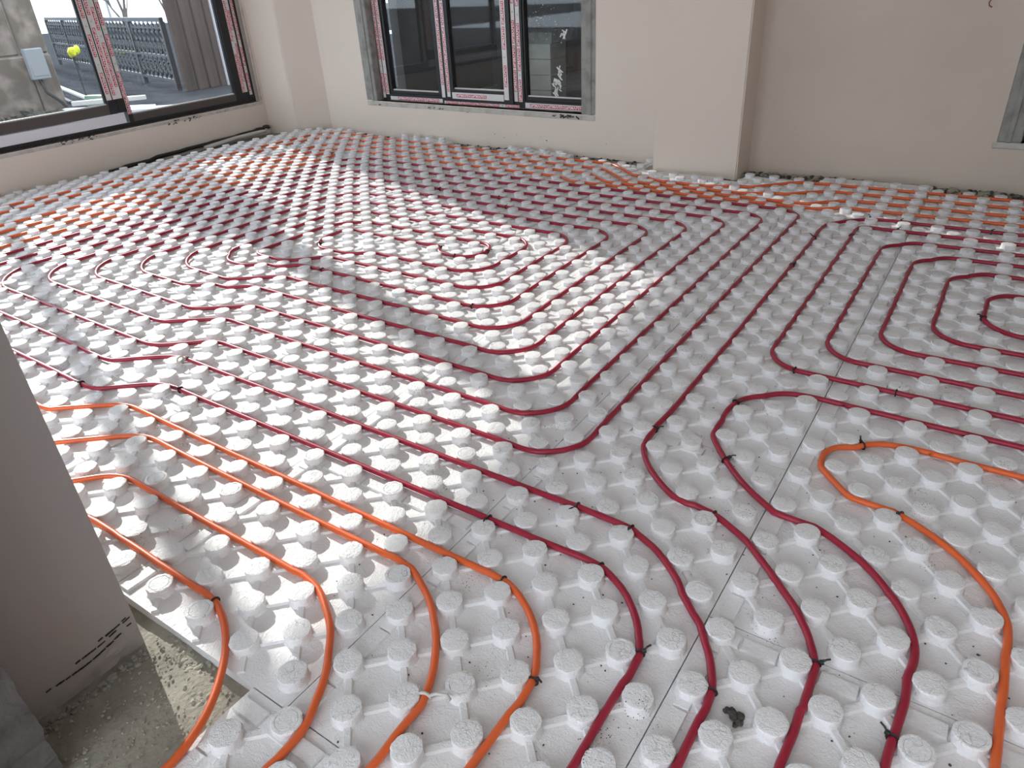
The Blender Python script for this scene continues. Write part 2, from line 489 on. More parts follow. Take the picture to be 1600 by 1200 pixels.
e = bmesh.ops.extrude_face_region(bm, geom=list(bm.faces))
for v in [v for v in e['geom'] if isinstance(v, bmesh.types.BMVert)]:
    v.co += Vector((-0.09, -0.05, 0))
bmesh.ops.recalc_face_normals(bm, faces=bm.faces)
tag(obj('wall_concrete_nib', bm, ROUGH), kind='structure')

# ------------------------------------------------------------------ film strips and printed text
def text_mesh(txt, size):
    cu = bpy.data.curves.new('film_text', 'FONT')
    cu.body = txt; cu.size = size; cu.extrude = 0.0002; cu.align_x = 'CENTER'; cu.align_y = 'CENTER'
    cu.resolution_u = 2
    cu.offset = size * 0.012
    o = bpy.data.objects.new('film_text', cu); C.objects.link(o)
    dg = bpy.context.evaluated_depsgraph_get()
    me = bpy.data.meshes.new_from_object(o.evaluated_get(dg))
    bpy.data.objects.remove(o); bpy.data.curves.remove(cu)
    return me
def print_mesh():
    """red block with the white word, lying in local xy, facing +z"""
    bm = bmesh.new()
    box(bm, -0.079, -0.0120, 0, 0.079, 0.0120, 0.0008, mi=0)
    me = text_mesh('#PIMAPEN', 0.027)
    n0 = len(bm.faces)
    bm.from_mesh(me)
    bm.faces.ensure_lookup_table()
    vs = set()
    for f in list(bm.faces)[n0:]:
        f.material_index = 1
        for v in f.verts: vs.add(v)
    for v in vs: v.co.z += 0.0010
    xs = [v.co.x for v in vs]; w = max(xs) - min(xs)
    for v in vs: v.co.x *= 0.148 / w
    out = bpy.data.meshes.new('film_print')
    bm.to_mesh(out); bm.free()
    out.materials.append(REDINK); out.materials.append(WHITEINK)
    return out
PRINT = print_mesh()
def ring_mesh():
    bm = bmesh.new()
    tube(bm, [(0.0055 * math.cos(a), 0.004 * math.sin(a), 0.0006) for a in [i * math.pi / 5 for i in range(10)]], 0.0012, 4, closed=True)
    me = bpy.data.meshes.new('recycling_mark'); bm.to_mesh(me); bm.free(); me.materials.append(GREENINK)
    return me
RINGM = ring_mesh()

def film(parent, M, a, b, w0, w1, y, rnd, horizontal=False, flip=False, dens=1.0):
    """film strip on the inner face of a profile. vertical: along z from a..b, width x in w0..w1; horizontal: along x, width z"""
    bm = bmesh.new()
    if horizontal: box(bm, a, y - 0.0012, w0, b, y, w1, M)
    else: box(bm, w0, y - 0.0012, a, w1, y, b, M)
    f = obj('protective_film', bm, FILM, parent)
    w = w1 - w0
    rows = 2 if w > 0.055 else 1
    sc = min(1.0, w / rows / 0.0255)
    for r in range(rows):
        c = w0 + w * (r + 0.5) / rows
        s = a + rnd.uniform(0.0, 0.10)
        while s + 0.16 * sc < b:
            mid = s + 0.08 * sc
            if horizontal:
                loc = Matrix.Translation((mid, y - 0.0013, c)) @ Matrix.Rotation(math.pi / 2, 4, 'X')
            else:
                loc = Matrix.Translation((c, y - 0.0013, mid)) @ Matrix.Rotation(math.pi / 2, 4, 'X') @ Matrix.Rotation(-math.pi / 2 if flip else math.pi / 2, 4, 'Z')
            o = link_mesh('film_print', PRINT, None, f)
            o.matrix_local = M @ loc @ Matrix.Scale(sc, 4)
            s += 0.162 * sc
            gap = rnd.choice([0.004, 0.012, 0.06, 0.11]) / dens
            if gap > 0.05:
                k = link_mesh('recycling_mark', RINGM, None, f)
                off = s + gap * 0.5
                if horizontal: l2 = Matrix.Translation((off, y - 0.0013, c)) @ Matrix.Rotation(math.pi / 2, 4, 'X')
                else: l2 = Matrix.Translation((c, y - 0.0013, off)) @ Matrix.Rotation(math.pi / 2, 4, 'X')
                if off < b - 0.01: k.matrix_local = M @ l2
                else: bpy.data.objects.remove(k)
            s += gap
    return f

def part_box(name, m, parent, M, *a, bevel=0.002):
    bm = bmesh.new(); box(bm, *a, M, bevel)
    return obj(name, bm, m, parent)

def sash(parent, M, x0, x1, z0, z1, y, dep, wl_, wr, wb_, wt, frame_m, glass_m, rail_m=None, beads=True):
    """one glazed leaf: two stiles, two rails, pane, bright bead; faces inward (-y)"""
    s = empty('sash'); s.parent = parent
    part_box('stile', frame_m, s, M, x0, y, z0, x0 + wl_, y + dep, z1)
    part_box('stile', frame_m, s, M, x1 - wr, y, z0, x1, y + dep, z1)
    part_box('rail', rail_m or frame_m, s, M, x0 + wl_, y, z0, x1 - wr, y + dep, z0 + wb_)
    part_box('rail', frame_m, s, M, x0 + wl_, y, z1 - wt, x1 - wr, y + dep, z1)
    part_box('pane', glass_m, s, M, x0 + wl_ - 0.004, y + dep * 0.5, z0 + wb_ - 0.004, x1 - wr + 0.004, y + dep * 0.5 + 0.006, z1 - wt + 0.004, bevel=0)
    if beads:
        part_box('glazing_bead', BEAD, s, M, x0 + wl_, y + dep * 0.28, z0 + wb_, x1 - wr, y + dep * 0.5, z0 + wb_ + 0.011, bevel=0.001)
        for xa in (x0 + wl_, x1 - wr - 0.006):
            part_box('glazing_gasket', GASKET, s, M, xa, y + dep * 0.25, z0 + wb_ + 0.011, xa + 0.006, y + dep * 0.5, z1 - wt, bevel=0)
    return s

rf = random.Random(11)
# ---- left window (window_1)
w1 = tag(empty('window_1'), kind='structure')
YW = 0.055
part_box('frame_bottom', ANTHRA, w1, ML, L0, YW, LZ0, L1, YW + 0.07, LZ0 + 0.034)
part_box('frame_top', ANTHRA, w1, ML, L0, YW, LZ1 - 0.06, L1, YW + 0.07, LZ1)
part_box('frame_side', ANTHRA, w1, ML, L1 - 0.062, YW, LZ0 + 0.034, L1, YW + 0.07, LZ1 - 0.06)
part_box('frame_side', ANTHRA, w1, ML, L0, YW, LZ0 + 0.034, L0 + 0.06, YW + 0.07, LZ1 - 0.06)
S1 = sash(w1, ML, 1.20, 2.465, 0.303, LZ1 - 0.03, YW + 0.005, 0.05, 0.042, 0.155, 0.062, 0.06, ANTHRA, GLASS, rail_m=BROWNP)
S2 = sash(w1, ML, -0.03, 1.185, 0.395, LZ1 - 0.03, YW - 0.012, 0.05, 0.05, 0.14, 0.070, 0.06, ANTHRA, GLASS, rail_m=BROWNP)
S3 = sash(w1, ML, -2.24, 0.0, 0.303, LZ1 - 0.03, YW + 0.005, 0.05, 0.06, 0.06, 0.062, 0.06, ANTHRA, GLASS, rail_m=BROWNP)
part_box('track_cover', WHITEPVC, w1, ML, -1.2, YW - 0.008, 0.312, 1.165, YW + 0.02, 0.388)
part_box('latch_block', GASKET, w1, ML, 1.128, YW - 0.022, 0.395, 1.185, YW - 0.012, 0.50)
# film on the meeting stiles and the right jamb
film(w1, ML, 0.50, LZ1 - 0.05, 1.049, 1.092, YW - 0.0125, rf, flip=True)
film(w1, ML, 0.50, LZ1 - 0.05, 1.102, 1.183, YW - 0.0125, rf, flip=True, dens=1.3)
film(w1, ML, 0.37, LZ1 - 0.05, 1.203, 1.238, YW + 0.0045, rf, flip=True)
film(w1, ML, 0.37, LZ1 - 0.05, 2.395, 2.455, YW + 0.0045, rf, flip=False)
film(w1, ML, 0.34, LZ1 - 0.08, 2.470, 2.500, YW - 0.0005, rf, flip=False)
# grey render round the opening
for nm, a in {'reveal_sill': (L0, -0.001, LZ0 - 0.035, L1 + 0.03, 0.055, LZ0), 'reveal_side': (L1, -0.002, LZ0, L1 + 0.03, 0.055, LZ1)}.items():
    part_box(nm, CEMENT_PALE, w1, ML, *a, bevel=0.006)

# ---- back window (window_2)
w2 = tag(empty('window_2'), kind='structure')
YB = 0.075
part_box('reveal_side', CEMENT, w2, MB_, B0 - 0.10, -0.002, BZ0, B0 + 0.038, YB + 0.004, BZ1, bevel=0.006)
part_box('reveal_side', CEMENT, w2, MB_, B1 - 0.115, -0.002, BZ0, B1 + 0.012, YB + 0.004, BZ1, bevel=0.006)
part_box('reveal_step', CEMENT, w2, MB_, B0 - 0.03, -0.010, BZ0, B0 + 0.0, 0.0, BZ1, bevel=0.004)
part_box('reveal_step', CEMENT, w2, MB_, B1 - 0.055, -0.010, BZ0, B1 - 0.025, 0.0, BZ1, bevel=0.004)
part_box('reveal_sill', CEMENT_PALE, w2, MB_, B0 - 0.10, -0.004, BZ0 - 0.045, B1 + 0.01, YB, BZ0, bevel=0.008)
FX0, FX1 = B0 + 0.038, B1 - 0.115
part_box('frame_bottom', ANTHRA, w2, MB_, FX0, YB, BZ0, FX1, YB + 0.07, BZ0 + 0.060)
part_box('frame_top', ANTHRA, w2, MB_, FX0, YB, BZ1 - 0.06, FX1, YB + 0.07, BZ1)
part_box('frame_side', ANTHRA, w2, MB_, FX0, YB, BZ0 + 0.06, FX0 + 0.095, YB + 0.07, BZ1 - 0.06)
part_box('frame_side', ANTHRA, w2, MB_, FX1 - 0.030, YB, BZ0 + 0.06, FX1, YB + 0.07, BZ1 - 0.06)
part_box('mullion', ANTHRA, w2, MB_, 1.40, YB, BZ0 + 0.06, 1.50, YB + 0.07, BZ1 - 0.06)
part_box('mullion', ANTHRA, w2, MB_, 2.185, YB, BZ0 + 0.06, 2.305, YB + 0.07, BZ1 - 0.06)
# fixed left and right leaves, proud opening leaf in the middle
sash(w2, MB_, FX0 + 0.095, 1.40, BZ0 + 0.060, BZ1 - 0.06, YB + 0.008, 0.05, 0.028, 0.02, 0.022, 0.03, ANTHRA, GLASS_B)
sash(w2, MB_, 1.478, 2.20, BZ0 + 0.030, BZ1 - 0.05, YB - 0.016, 0.05, 0.100, 0.085, 0.092, 0.08, ANTHRA, GLASS_B)
sash(w2, MB_, 2.305, FX1 - 0.030, BZ0 + 0.060, BZ1 - 0.06, YB + 0.008, 0.05, 0.018, 0.012, 0.028, 0.03, ANTHRA, GLASS_B)
film(w2, MB_, BZ0 + 0.02, BZ1 - 0.05, FX0 + 0.008, FX0 + 0.040, YB - 0.0005, rf, flip=True)
film(w2, MB_, BZ0 + 0.05, BZ1 - 0.05, FX0 + 0.050, FX0 + 0.088, YB - 0.0005, rf, flip=True)
film(w2, MB_, BZ0 + 0.05, BZ1 - 0.05, 1.430, 1.474, YB - 0.0005, rf, flip=True)
film(w2, MB_, BZ0 + 0.06, BZ1 - 0.08, 1.505, 1.540, YB - 0.0165, rf, flip=True)
film(w2, MB_, BZ0 + 0.06, BZ1 - 0.08, 2.116, 2.162, YB - 0.0165, rf)
film(w2, MB_, BZ0 + 0.05, BZ1 - 0.05, 2.205, 2.238, YB - 0.0005, rf)
film(w2, MB_, BZ0 + 0.05, BZ1 - 0.05, 2.248, 2.284, YB - 0.0005, rf)
film(w2, MB_, FX0 + 0.10, 1.43, BZ0 + 0.006, BZ0 + 0.036, YB - 0.0005, rf, horizontal=True)
film(w2, MB_, 1.56, 2.11, BZ0 + 0.048, BZ0 + 0.098, YB - 0.0165, rf, horizontal=True, dens=1.5)
film(w2, MB_, 1.45, 2.25, BZ0 + 0.002, BZ0 + 0.024, YB - 0.0005, rf, horizontal=True)
film(w2, MB_, 2.31, FX1 - 0.005, BZ0 + 0.006, BZ0 + 0.046, YB - 0.0005, rf, horizontal=True)
# white splashes on the right pane
bm = bmesh.new()
for (cx, cz, n, sp) in ((2.60, 0.47, 16, 0.045), (2.585, 0.40, 8, 0.03), (2.62, 0.545, 8, 0.03), (2.665, 0.80, 7, 0.022)):
    for k in range(n):
        a = rf.uniform(-0.5, 1.3); x = cx + rf.gauss(0, sp * 0.35); z = cz + rf.gauss(0, sp * 0.6)
        l = rf.uniform(0.012, 0.03)
        Mx = MB_ @ Matrix.Translation((x, YB + 0.030, z)) @ Matrix.Rotation(a + 0.9, 4, 'Y')
        box(bm, -l, -0.0006, -0.004, l, 0.0006, 0.004, Mx)
for k in range(60):
    x = 2.5 + rf.gauss(0, 0.09); z = 0.95 + rf.gauss(0, 0.13); l = rf.uniform(0.001, 0.003)
    if 2.33 < x < 2.83: box(bm, x - l, YB + 0.0295, z - l, x + l, YB + 0.0305, z + l, MB_)
obj('paint_splash', bm, WHITEPAINT, w2)

# ---- right window (window_3), only its reveal shows
w3 = tag(empty('window_3'), kind='structure')
I4 = Matrix.Identity(4)
part_box('reveal_side', CEMENT, w3, I4, 0.572, 4.076, 0.25, 0.688, 4.17, 2.3, bevel=0.006)
part_box('reveal_step', CEMENT, w3, I4, 0.612, 4.066, 0.25, 0.640, 4.08, 2.3, bevel=0.004)
part_box('reveal_sill', CEMENT_PALE, w3, I4, 0.555, 4.070, 0.215, 1.9, 4.17, 0.25, bevel=0.006)
part_box('frame_side', ANTHRA, w3, I4, 0.688, 4.155, 0.25, 0.80, 4.225, 2.3)
part_box('frame_bottom', ANTHRA, w3, I4, 0.80, 4.155, 0.25, 1.9, 4.225, 0.34)
part_box('pane', GLASS_B, w3, I4, 0.80, 4.19, 0.34, 1.9, 4.196, 2.3, bevel=0)
bm = bmesh.new(); box(bm, 0.70, 4.155, 0.3, 0.745, 4.1535, 2.2)
film(w3, I4, 0.35, 2.2, 0.705, 0.745, 4.1545, rf)

# cracks, tar flecks and crumbs under the window openings
def flecks(name, M, spots, m, seed):
    r = random.Random(seed); bm = bmesh.new()
    for (x0, x1, z0, z1, n, s) in spots:
        for k in range(n):
            x = r.uniform(x0, x1); z = r.uniform(z0, z1); a = r.uniform(-0.6, 0.6); l = s * r.uniform(0.4, 1.6)
            Mx = M @ Matrix.Translation((x, -0.0035, z)) @ Matrix.Rotation(a, 4, 'Y')
            box(bm, -l, -0.0015, -l * 0.35, l, 0.0015, l * 0.35, Mx)
    return tag(obj(name, bm, m), kind='stuff')
tag(flecks('tar_flecks', ML, [(1.50, 1.85, 0.235, 0.262, 16, 0.008), (0.55, 0.85, 0.25, 0.275, 14, 0.008), (2.0, 2.1, 0.245, 0.255, 3, 0.006)], BLACK, 5), label='black tar flecks along the rendered sill under the left window')
tag(flecks('soot_flecks', MB_, [(1.33, 1.5, 0.235, 0.255, 9, 0.008), (2.62, 2.85, 0.247, 0.262, 14, 0.012), (1.75, 1.8, 0.225, 0.235, 3, 0.006), (0.6, 0.75, 0.235, 0.26, 4, 0.006),
                               (2.0, 3.4, 0.04, 0.09, 8, 0.004)], BLACK, 6), label='black flecks under the sill of the back window')

# ------------------------------------------------------------------ pipes, traced in lattice units
def fillet(pts, r, seg=12):
    out = [Vector((*pts[0][:2], 0))]
    for i in range(1, len(pts) - 1):
        p = Vector((*pts[i][:2], 0)); a = Vector((*pts[i - 1][:2], 0)); b = Vector((*pts[i + 1][:2], 0))
        rr = pts[i][2] if len(pts[i]) > 2 else r
        u = (a - p); w = (b - p)
        lu, lw = u.length, w.length
        u.normalize(); w.normalize()
        ang = math.acos(max(-1, min(1, u.dot(w))))
        if ang > math.pi - 0.02 or rr == 0:
            out.append(p); continue
        d = min(rr / math.tan(ang / 2), lu * 0.5, lw * 0.5)
        rr = d * math.tan(ang / 2)
        s, e = p + u * d, p + w * d
        c = p + (u + w).normalized() * (rr / math.sin(ang / 2))
        a0 = s - c; a1 = e - c
        tot = a0.angle(a1)
        n = max(3, int(tot / (math.pi / 2) * seg))
        ax = a0.cross(a1).normalized()
        for k in range(n + 1):
            out.append(c + Matrix.Rotation(tot * k / n, 3, ax) @ a0)
    out.append(Vector((*pts[-1][:2], 0)))
    return out

def spline(pts, sub=5):
    P_ = [Vector((*p[:2], 0)) for p in pts]
    out = []
    for i in range(len(P_) - 1):
        p0 = P_[max(0, i - 1)]; p1 = P_[i]; p2 = P_[i + 1]; p3 = P_[min(len(P_) - 1, i + 2)]
        for k in range(sub):
            t = k / sub
            out.append(0.5 * ((2 * p1) + (p2 - p0) * t + (2 * p0 - 5 * p1 + 4 * p2 - p3) * t * t + (3 * p1 - p0 - 3 * p2 + p3) * t ** 3))
    out.append(P_[-1])
    return out

PR = 0.0082
PZ = 0.0142
PIPES = []       # world polylines, for the ties
def resample(l, step):
    out = [l[0]]
    for i in range(len(l) - 1):
        a, b = l[i], l[i + 1]
        d = (b - a).length
        n = max(1, int(d / step))
        for k in range(1, n + 1): out.append(a + (b - a) * k / n)
    return out
def pipe(name, line, m, label):
    pts = resample(line, 0.34)
    Q = [Vector(P(p.x, p.y)) for p in pts]
    # the pipe is pressed in between the studs: let it settle clear of them
    lim = 0.0370
    n = len(Q)
    Q0 = [q.copy() for q in Q]
    D = [Vector((0.0, 0.0)) for _ in Q]
    for it in range(26):
        for i in range(n):
            q = Q0[i] + D[i]
            u0, v0 = lattice_of(q.x / A, q.y / A)
            for u in (math.floor(u0), math.floor(u0) + 1):
                for v in (math.floor(v0), math.floor(v0) + 1):
                    if (u + v) % 2: continue
                    c = PP(u, v)
                    dx, dy = q.x - c[0], q.y - c[1]
                    d = math.hypot(dx, dy)
                    if 1e-6 < d < lim:
                        k = (lim - d) / d
                        D[i].x += dx * k; D[i].y += dy * k
        for _ in range(2 if it < 22 else (1 if it < 25 else 0)):       # the stiff pipe spreads each push along its length
            D = [D[0]] + [D[i] * 0.5 + (D[i - 1] + D[i + 1]) * 0.25 for i in range(1, n - 1)] + [D[-1]]
    Q = [q + d for q, d in zip(Q0, D)]
    W_ = [Vector((q.x, q.y, PZ)) for q in Q]
    PIPES.append(W_)
    bm = bmesh.new(); tube(bm, W_, PR, 10)
    o = obj(name, bm, m, smooth=True)
    return tag(o, label=label, cat='pipe', group=None)

# the great double spiral of maroon pipe: in at the foreground, round the loops, and out again beside itself
def left_turn(L, Y):
    """where a loop turns up along the window wall"""
    return [(L, Y, 3.1)]
left_turn_back = left_turn
spiral = [(3.5, -12), (3.5, -2.3), (3.45, -0.8), (3.42, 0.3), (3.3, 1.2), (2.95, 2.05), (2.15, 2.95), (1.05, 3.45), (0.2, 3.58), (-1.5, 3.52), (-21.5, 3.5, 3), (-24.6, 1.5, 3), (-48.5, 1.5, 3.5), (-48.5, 42.5, 4.2), (-2.5, 42.5, 2.2), (-2.5, 7.5, 2.2),
          (-22.9, 7.5, 2.5), (-25.6, 5.5, 2.5), (-44.6, 5.5, 3.7), (-44.5, 38.5, 4), (-6.5, 38.5, 2.0), (-6.5, 11.5, 2.2),
          (-24.6, 11.5, 2.5), (-28.0, 9.5, 2.5)] + left_turn(-40.5, 9.5) + [(-40.5, 34.5, 4), (-10.5, 34.5, 2.0), (-10.5, 15.5, 2.2),
          (-27.0, 15.5, 2.5), (-30.2, 13.5, 2.0)] + left_turn(-36.5, 13.5) + [(-36.5, 30.5, 4), (-14.5, 30.5, 2.0), (-14.5, 19.5, 2.2),
          (-27.2, 19.5, 1.5), (-29.3, 17.5, 1.5)] + left_turn(-32.5, 17.4) + [(-32.5, 26.5, 3.5), (-18.5, 26.6, 1.5), (-18.3, 23.6, 1.6),
          (-21.4, 23.6, 1.0), (-22.6, 24.7, 1.0), (-30.6, 24.7, 1.9), (-30.6, 20.8, 1.9), (-26.0, 20.8, 2), (-24.4, 21.5, 2), (-16.5, 21.5, 2.2), (-16.5, 28.5, 2.0), (-34.5, 28.5, 3.5)]
spiral += left_turn_back(-34.5, 15.6) + [(-30.8, 15.5, 1.5), (-28.0, 17.5, 1.5), (-12.5, 17.5, 2.2), (-12.5, 32.5, 2.0), (-38.5, 32.5, 4)]
spiral += left_turn_back(-38.5, 11.5) + [(-31.0, 11.5, 2.0), (-27.8, 13.5, 2.0), (-8.5, 13.5, 2.2), (-8.5, 36.5, 2.0), (-42.5, 36.5, 4)]
spiral += left_turn_back(-42.5, 7.5) + [(-28.8, 7.5, 2.5), (-24.8, 9.5, 2.5), (-4.5, 9.5, 2.2), (-4.5, 40.5, 2.0), (-46.5, 40.5, 4),
          (-46.5, 3.5, 3.5), (-26.8, 3.5, 3), (-23.4, 5.5, 3), (-1.0, 5.55), (1.1, 5.42), (2.6, 4.88), (3.6, 4.05), (4.4, 3.1), (5.0, 2.15), (5.33, 1.3), (5.45, 0.4), (5.5, -1.1), (5.5, -12)]
pipe('heating_pipe', fillet(spiral, 3), MAROON, 'maroon heating pipe wound in the big double spiral on the sunlit floor')
right_spiral = [(7.5, -12), (7.45, 0.1), (7.5, 1.0), (7.45, 1.75), (7.32, 3.2), (7.0, 4.1), (6.4, 5.0), (5.7, 5.75), (4.55, 6.75), (3.4, 7.35), (2.4, 7.6), (1.5, 7.9), (0.8, 8.3), (0.2, 8.85), (-0.3, 9.55), (-0.6, 10.4), (-0.68, 11.5), (-0.62, 13), (-0.55, 20), (-0.6, 42.6, 4.4), (24.5, 42.5, 3), (24.5, 18.5, 3), (1.5, 18.5, 1.75), (1.5, 40.6, 1.75), (22.5, 40.5, 3), (22.5, 20.5, 3),
                (3.5, 20.5, 1.75), (3.5, 38.5, 1.75), (20.5, 38.5, 3), (20.5, 22.5, 3), (5.5, 22.5, 1.75), (5.5, 36.5, 1.75), (18.5, 36.5, 3), (18.5, 24.5, 3),
                (7.5, 24.5, 1.75), (7.5, 34.5, 1.75), (16.5, 34.5, 3), (16.5, 26.6, 3), (9.5, 26.6, 1.75), (9.5, 31.9, 1.75), (14.5, 31.9)]
pipe('heating_pipe', fillet(right_spiral, 3), MAROON, 'maroon pipe of the nested loops at the right edge')
p8 = [(9.3, -12), (9.3, -8), (9.3, -4), (9.3, -1), (9.35, 1.2), (9.5, 2.4), (9.65, 3.4), (9.68, 4.3), (9.55, 5.1), (9.2, 5.95), (8.7, 6.75), (7.8, 7.55), (6.75, 8.15), (5.9, 8.45), (4.9, 8.8), (3.8, 9.35), (3.0, 10.0), (2.35, 10.8), (1.8, 11.8), (1.5, 12.8),
      (1.4, 13.8), (1.55, 14.8), (2.0, 15.6), (2.75, 16.2), (3.7, 16.5), (5.2, 16.55), (7.5, 16.5), (24, 16.5)]
pipe('heating_pipe', spline(p8), MAROON, 'maroon pipe bulging round the gap just above the orange hairpin at right')
p9 = [(11.4, -12), (11.4, -8), (11.4, -4), (11.45, -1), (11.55, 1.5), (11.62, 3.4), (11.65, 5.2), (11.55, 6.8), (11.1, 8.1), (10.4, 9.0), (9.6, 9.65), (8.7, 10.15), (7.7, 10.5), (6.85, 10.85), (6.2, 11.35), (5.7, 12.0), (5.5, 12.7),
      (5.65, 13.35), (6.1, 13.85), (6.7, 14.2), (7.5, 14.45), (8.6, 14.55), (10.5, 14.5), (24, 14.5)]
pipe('heating_pipe', spline(p9), ORANGE, 'orange pipe making a hairpin bend at the right edge of the floor')
# the four orange pipes of the foreground run left, up the window wall and back along the far wall
o12 = [(1.5, -12), (1.5, -3.0), (1.48, -1.8), (1.32, -0.8), (0.9, 0.15), (0.15, 0.9), (-0.8, 1.4), (-2.0, 1.58), (-21.2, 1.55, 2.5), (-24.6, -0.6, 2.5), (-50.5, -0.6, 3), (-50.5, 42.2, 1.1), (-52.5, 42.2, 1.1), (-52.5, -2.5, 3), (-22.3, -2.5, 2.5), (-18.2, 0.5, 3), (-4.9, 0.5), (-3.6, 0.22), (-2.5, -0.3), (-1.6, -1.1), (-1.0, -2.0), (-0.62, -3.2), (-0.45, -4.6), (-0.45, -12)]
pipe('heating_pipe', fillet(o12, 3), ORANGE, 'orange pipe forming the two middle foreground bends, with a tight hairpin in the far corner')
def back_run(leg, yrow, dip, x0, x1, right_row, rise0, rise1):
    return [(leg, yrow, 4), (x0, yrow, 3), (x1, dip, 3), (rise0, dip, 3), (rise1, right_row, 3), (24, right_row)]
o2 = [(-2.4, -12), (-2.4, -6.0), (-2.6, -4.9), (-3.3, -3.55), (-4.3, -2.45), (-5.6, -1.72), (-6.9, -1.45), (-16.6, -1.45, 2), (-19.5, -4.5, 3), (-54.5, -4.5, 3)] + back_run(-54.5, 44.5, 43.6, -24.3, -21.0, 44.5, -2.9, 0.5)
pipe('heating_pipe', fillet(o2, 3), ORANGE, 'orange pipe, second from the front pillar, back along the far wall')
o1 = [(-3.9, -13), (-4.1, -11), (-4.3, -9.2), (-4.6, -7.4), (-5.0, -5.95), (-5.9, -4.75), (-7.0, -3.95), (-8.2, -3.55), (-9.4, -3.45), (-13.5, -3.45), (-16, -3.9), (-19.5, -5.8), (-22, -6.5)]
o1s = spline(o1)
o1b = fillet([(-22, -6.5), (-56.5, -6.5, 3)] + back_run(-56.5, 46.5, 44.6, -22.4, -19.5, 46.5, -3.6, -0.2), 3)
pipe('heating_pipe', o1s + o1b[1:], ORANGE, 'orange pipe nearest the front pillar, crossing the bare concrete')
o3 = fillet([(-60.5, -12)] + back_run(-60.5, 48.5, 45.6, -21.8, -17.5, 48.5, -7.4, -2.2), 3)
pipe('heating_pipe', o3, ORANGE, 'orange pipe second from the window wall, along the far wall')
o4 = fillet([(-62.6, -12), (-62.6, 13, 3)] + back_run(-62.6, 50.6, 46.8, -22.0, -16.2, 50.5, -9.2, -4.8), 3)
pipe('heating_pipe', o4, ORANGE, 'outermost orange pipe, hugging the window wall and the far wall')

# ------------------------------------------------------------------ studded foam panels
def stud_mesh(seed, ring=False, r_flat=0.0293, h=0.024):
    rnd = random.Random(seed)
    bm = bmesh.new()
    n = 24
    def prof(a, k):
        # octagon with rounded corners, flats at multiples of 45 deg
        b = (a + math.pi / 8) % (math.pi / 4) - math.pi / 8
        oc = 1 / math.cos(b)
        return k * (0.62 * oc + 0.38 * min(oc, 1.035))
    jit = [1 + rnd.uniform(-0.018, 0.018) for _ in range(n)]
    layers = [(1.10, 0.0), (1.02, 0.0025), (0.985, 0.008), (0.985, h - 0.005), (1.0, h - 0.0025), (0.965, h - 0.0004), (0.86, h + 0.0003)]
    if ring: layers += [(0.74, h + 0.0003), (0.715, h - 0.0012), (0.69, h + 0.0003)]
    layers += [(0.45, h + 0.0005)]
    rings = []
    for li, (k, z) in enumerate(layers):
        top = li >= 3
        rings.append([bm.verts.new((math.cos(2 * math.pi * j / n) * prof(2 * math.pi * j / n, r_flat * k) * (jit[j] if top else 1),
                                    math.sin(2 * math.pi * j / n) * prof(2 * math.pi * j / n, r_flat * k) * (jit[j] if top else 1),
                                    z + (rnd.uniform(-0.0005, 0.0005) if li >= 5 else 0))) for j in range(n)])
    for a, b in zip(rings, rings[1:]):
        for j in range(n):
            bm.faces.new((a[j], a[(j + 1) % n], b[(j + 1) % n], b[j]))
    c = bm.verts.new((0, 0, h + 0.0004))
    for j in range(n): bm.faces.new((rings[-1][j], rings[-1][(j + 1) % n], c))
    me = bpy.data.meshes.new('stud'); bm.to_mesh(me); bm.free()
    for p in me.polygons: p.use_smooth = True
    try: me.set_sharp_from_angle(angle=math.radians(40))
    except Exception: pass
    me.materials.append(FOAM)
    return me
STUDS = [stud_mesh(i) for i in range(6)] + [stud_mesh(20 + i, True) for i in range(2)]

def in_room(u, v):
    x, y = PP(u, v)
    # walls
    a = ML.inverted() @ Vector((x, y, 0))
    if a.y > -0.035: return False
    b = MB_.inverted() @ Vector((x, y, 0))
    if x < -1.40 and b.y > -0.05: return False
    if -1.40 <= x <= -0.74 and y > 3.73: return False
    if x > -0.74 and y > 3.955 - max(0, x - 0.1) * 0.03: return False
    if x < -4.86 and y > 3.90 + (x + 5.4) * 0.5: return False
    if x > 2.1: return False
    if x < -0.64 and y < -0.37 and x > -1.19 and y > -0.72: return False
    return True
def frame_ok(x, y, m=140):
    q = project(x, y, 0.01)
    return q is not None and -m < q[0] < 1600 + m and 100 < q[1] < 1200 + m * 1.6

panel_list = []
# (x0, x1, y0, y1) in lattice units; columns 8 wide, courses 16 long and staggered, as the seams in the floor show
cols = [(4.5 + 8 * k, 12.5 + 8 * k) for k in range(-9, 3)]
for ci, (a, b) in enumerate(cols):
    k = round((a - 4.5) / 8)
    off = 3.5 if k % 2 == 0 else -4.72
    ys = [off - 16, off, off + 16, off + 32, off + 48] + ([off + 64] if off < 0 else [])
    for y0, y1 in zip(ys, ys[1:]):
        if a < -4 and y0 < -4.6:                      # cut back at the front pillar
            y0 = max(y0, -4.72) if a > -12 else y0
        if y1 - y0 < 0.6: continue
        panel_list.append((a, b, y0, y1))
# the foreground course is shifted sideways by a part panel
panel_list = [p for p in panel_list if not (p[3] <= -4.5 and p[0] > -12)]
panel_list = [(a, b, max(y0, -4.72) if a > -4 else y0, y1) for a, b, y0, y1 in panel_list]
for x0 in (-4.75, 3.25, 11.25):
    panel_list.append((x0, x0 + 8, -14.6, -4.72))

def clipz(u, v):
    return in_room(u, v)

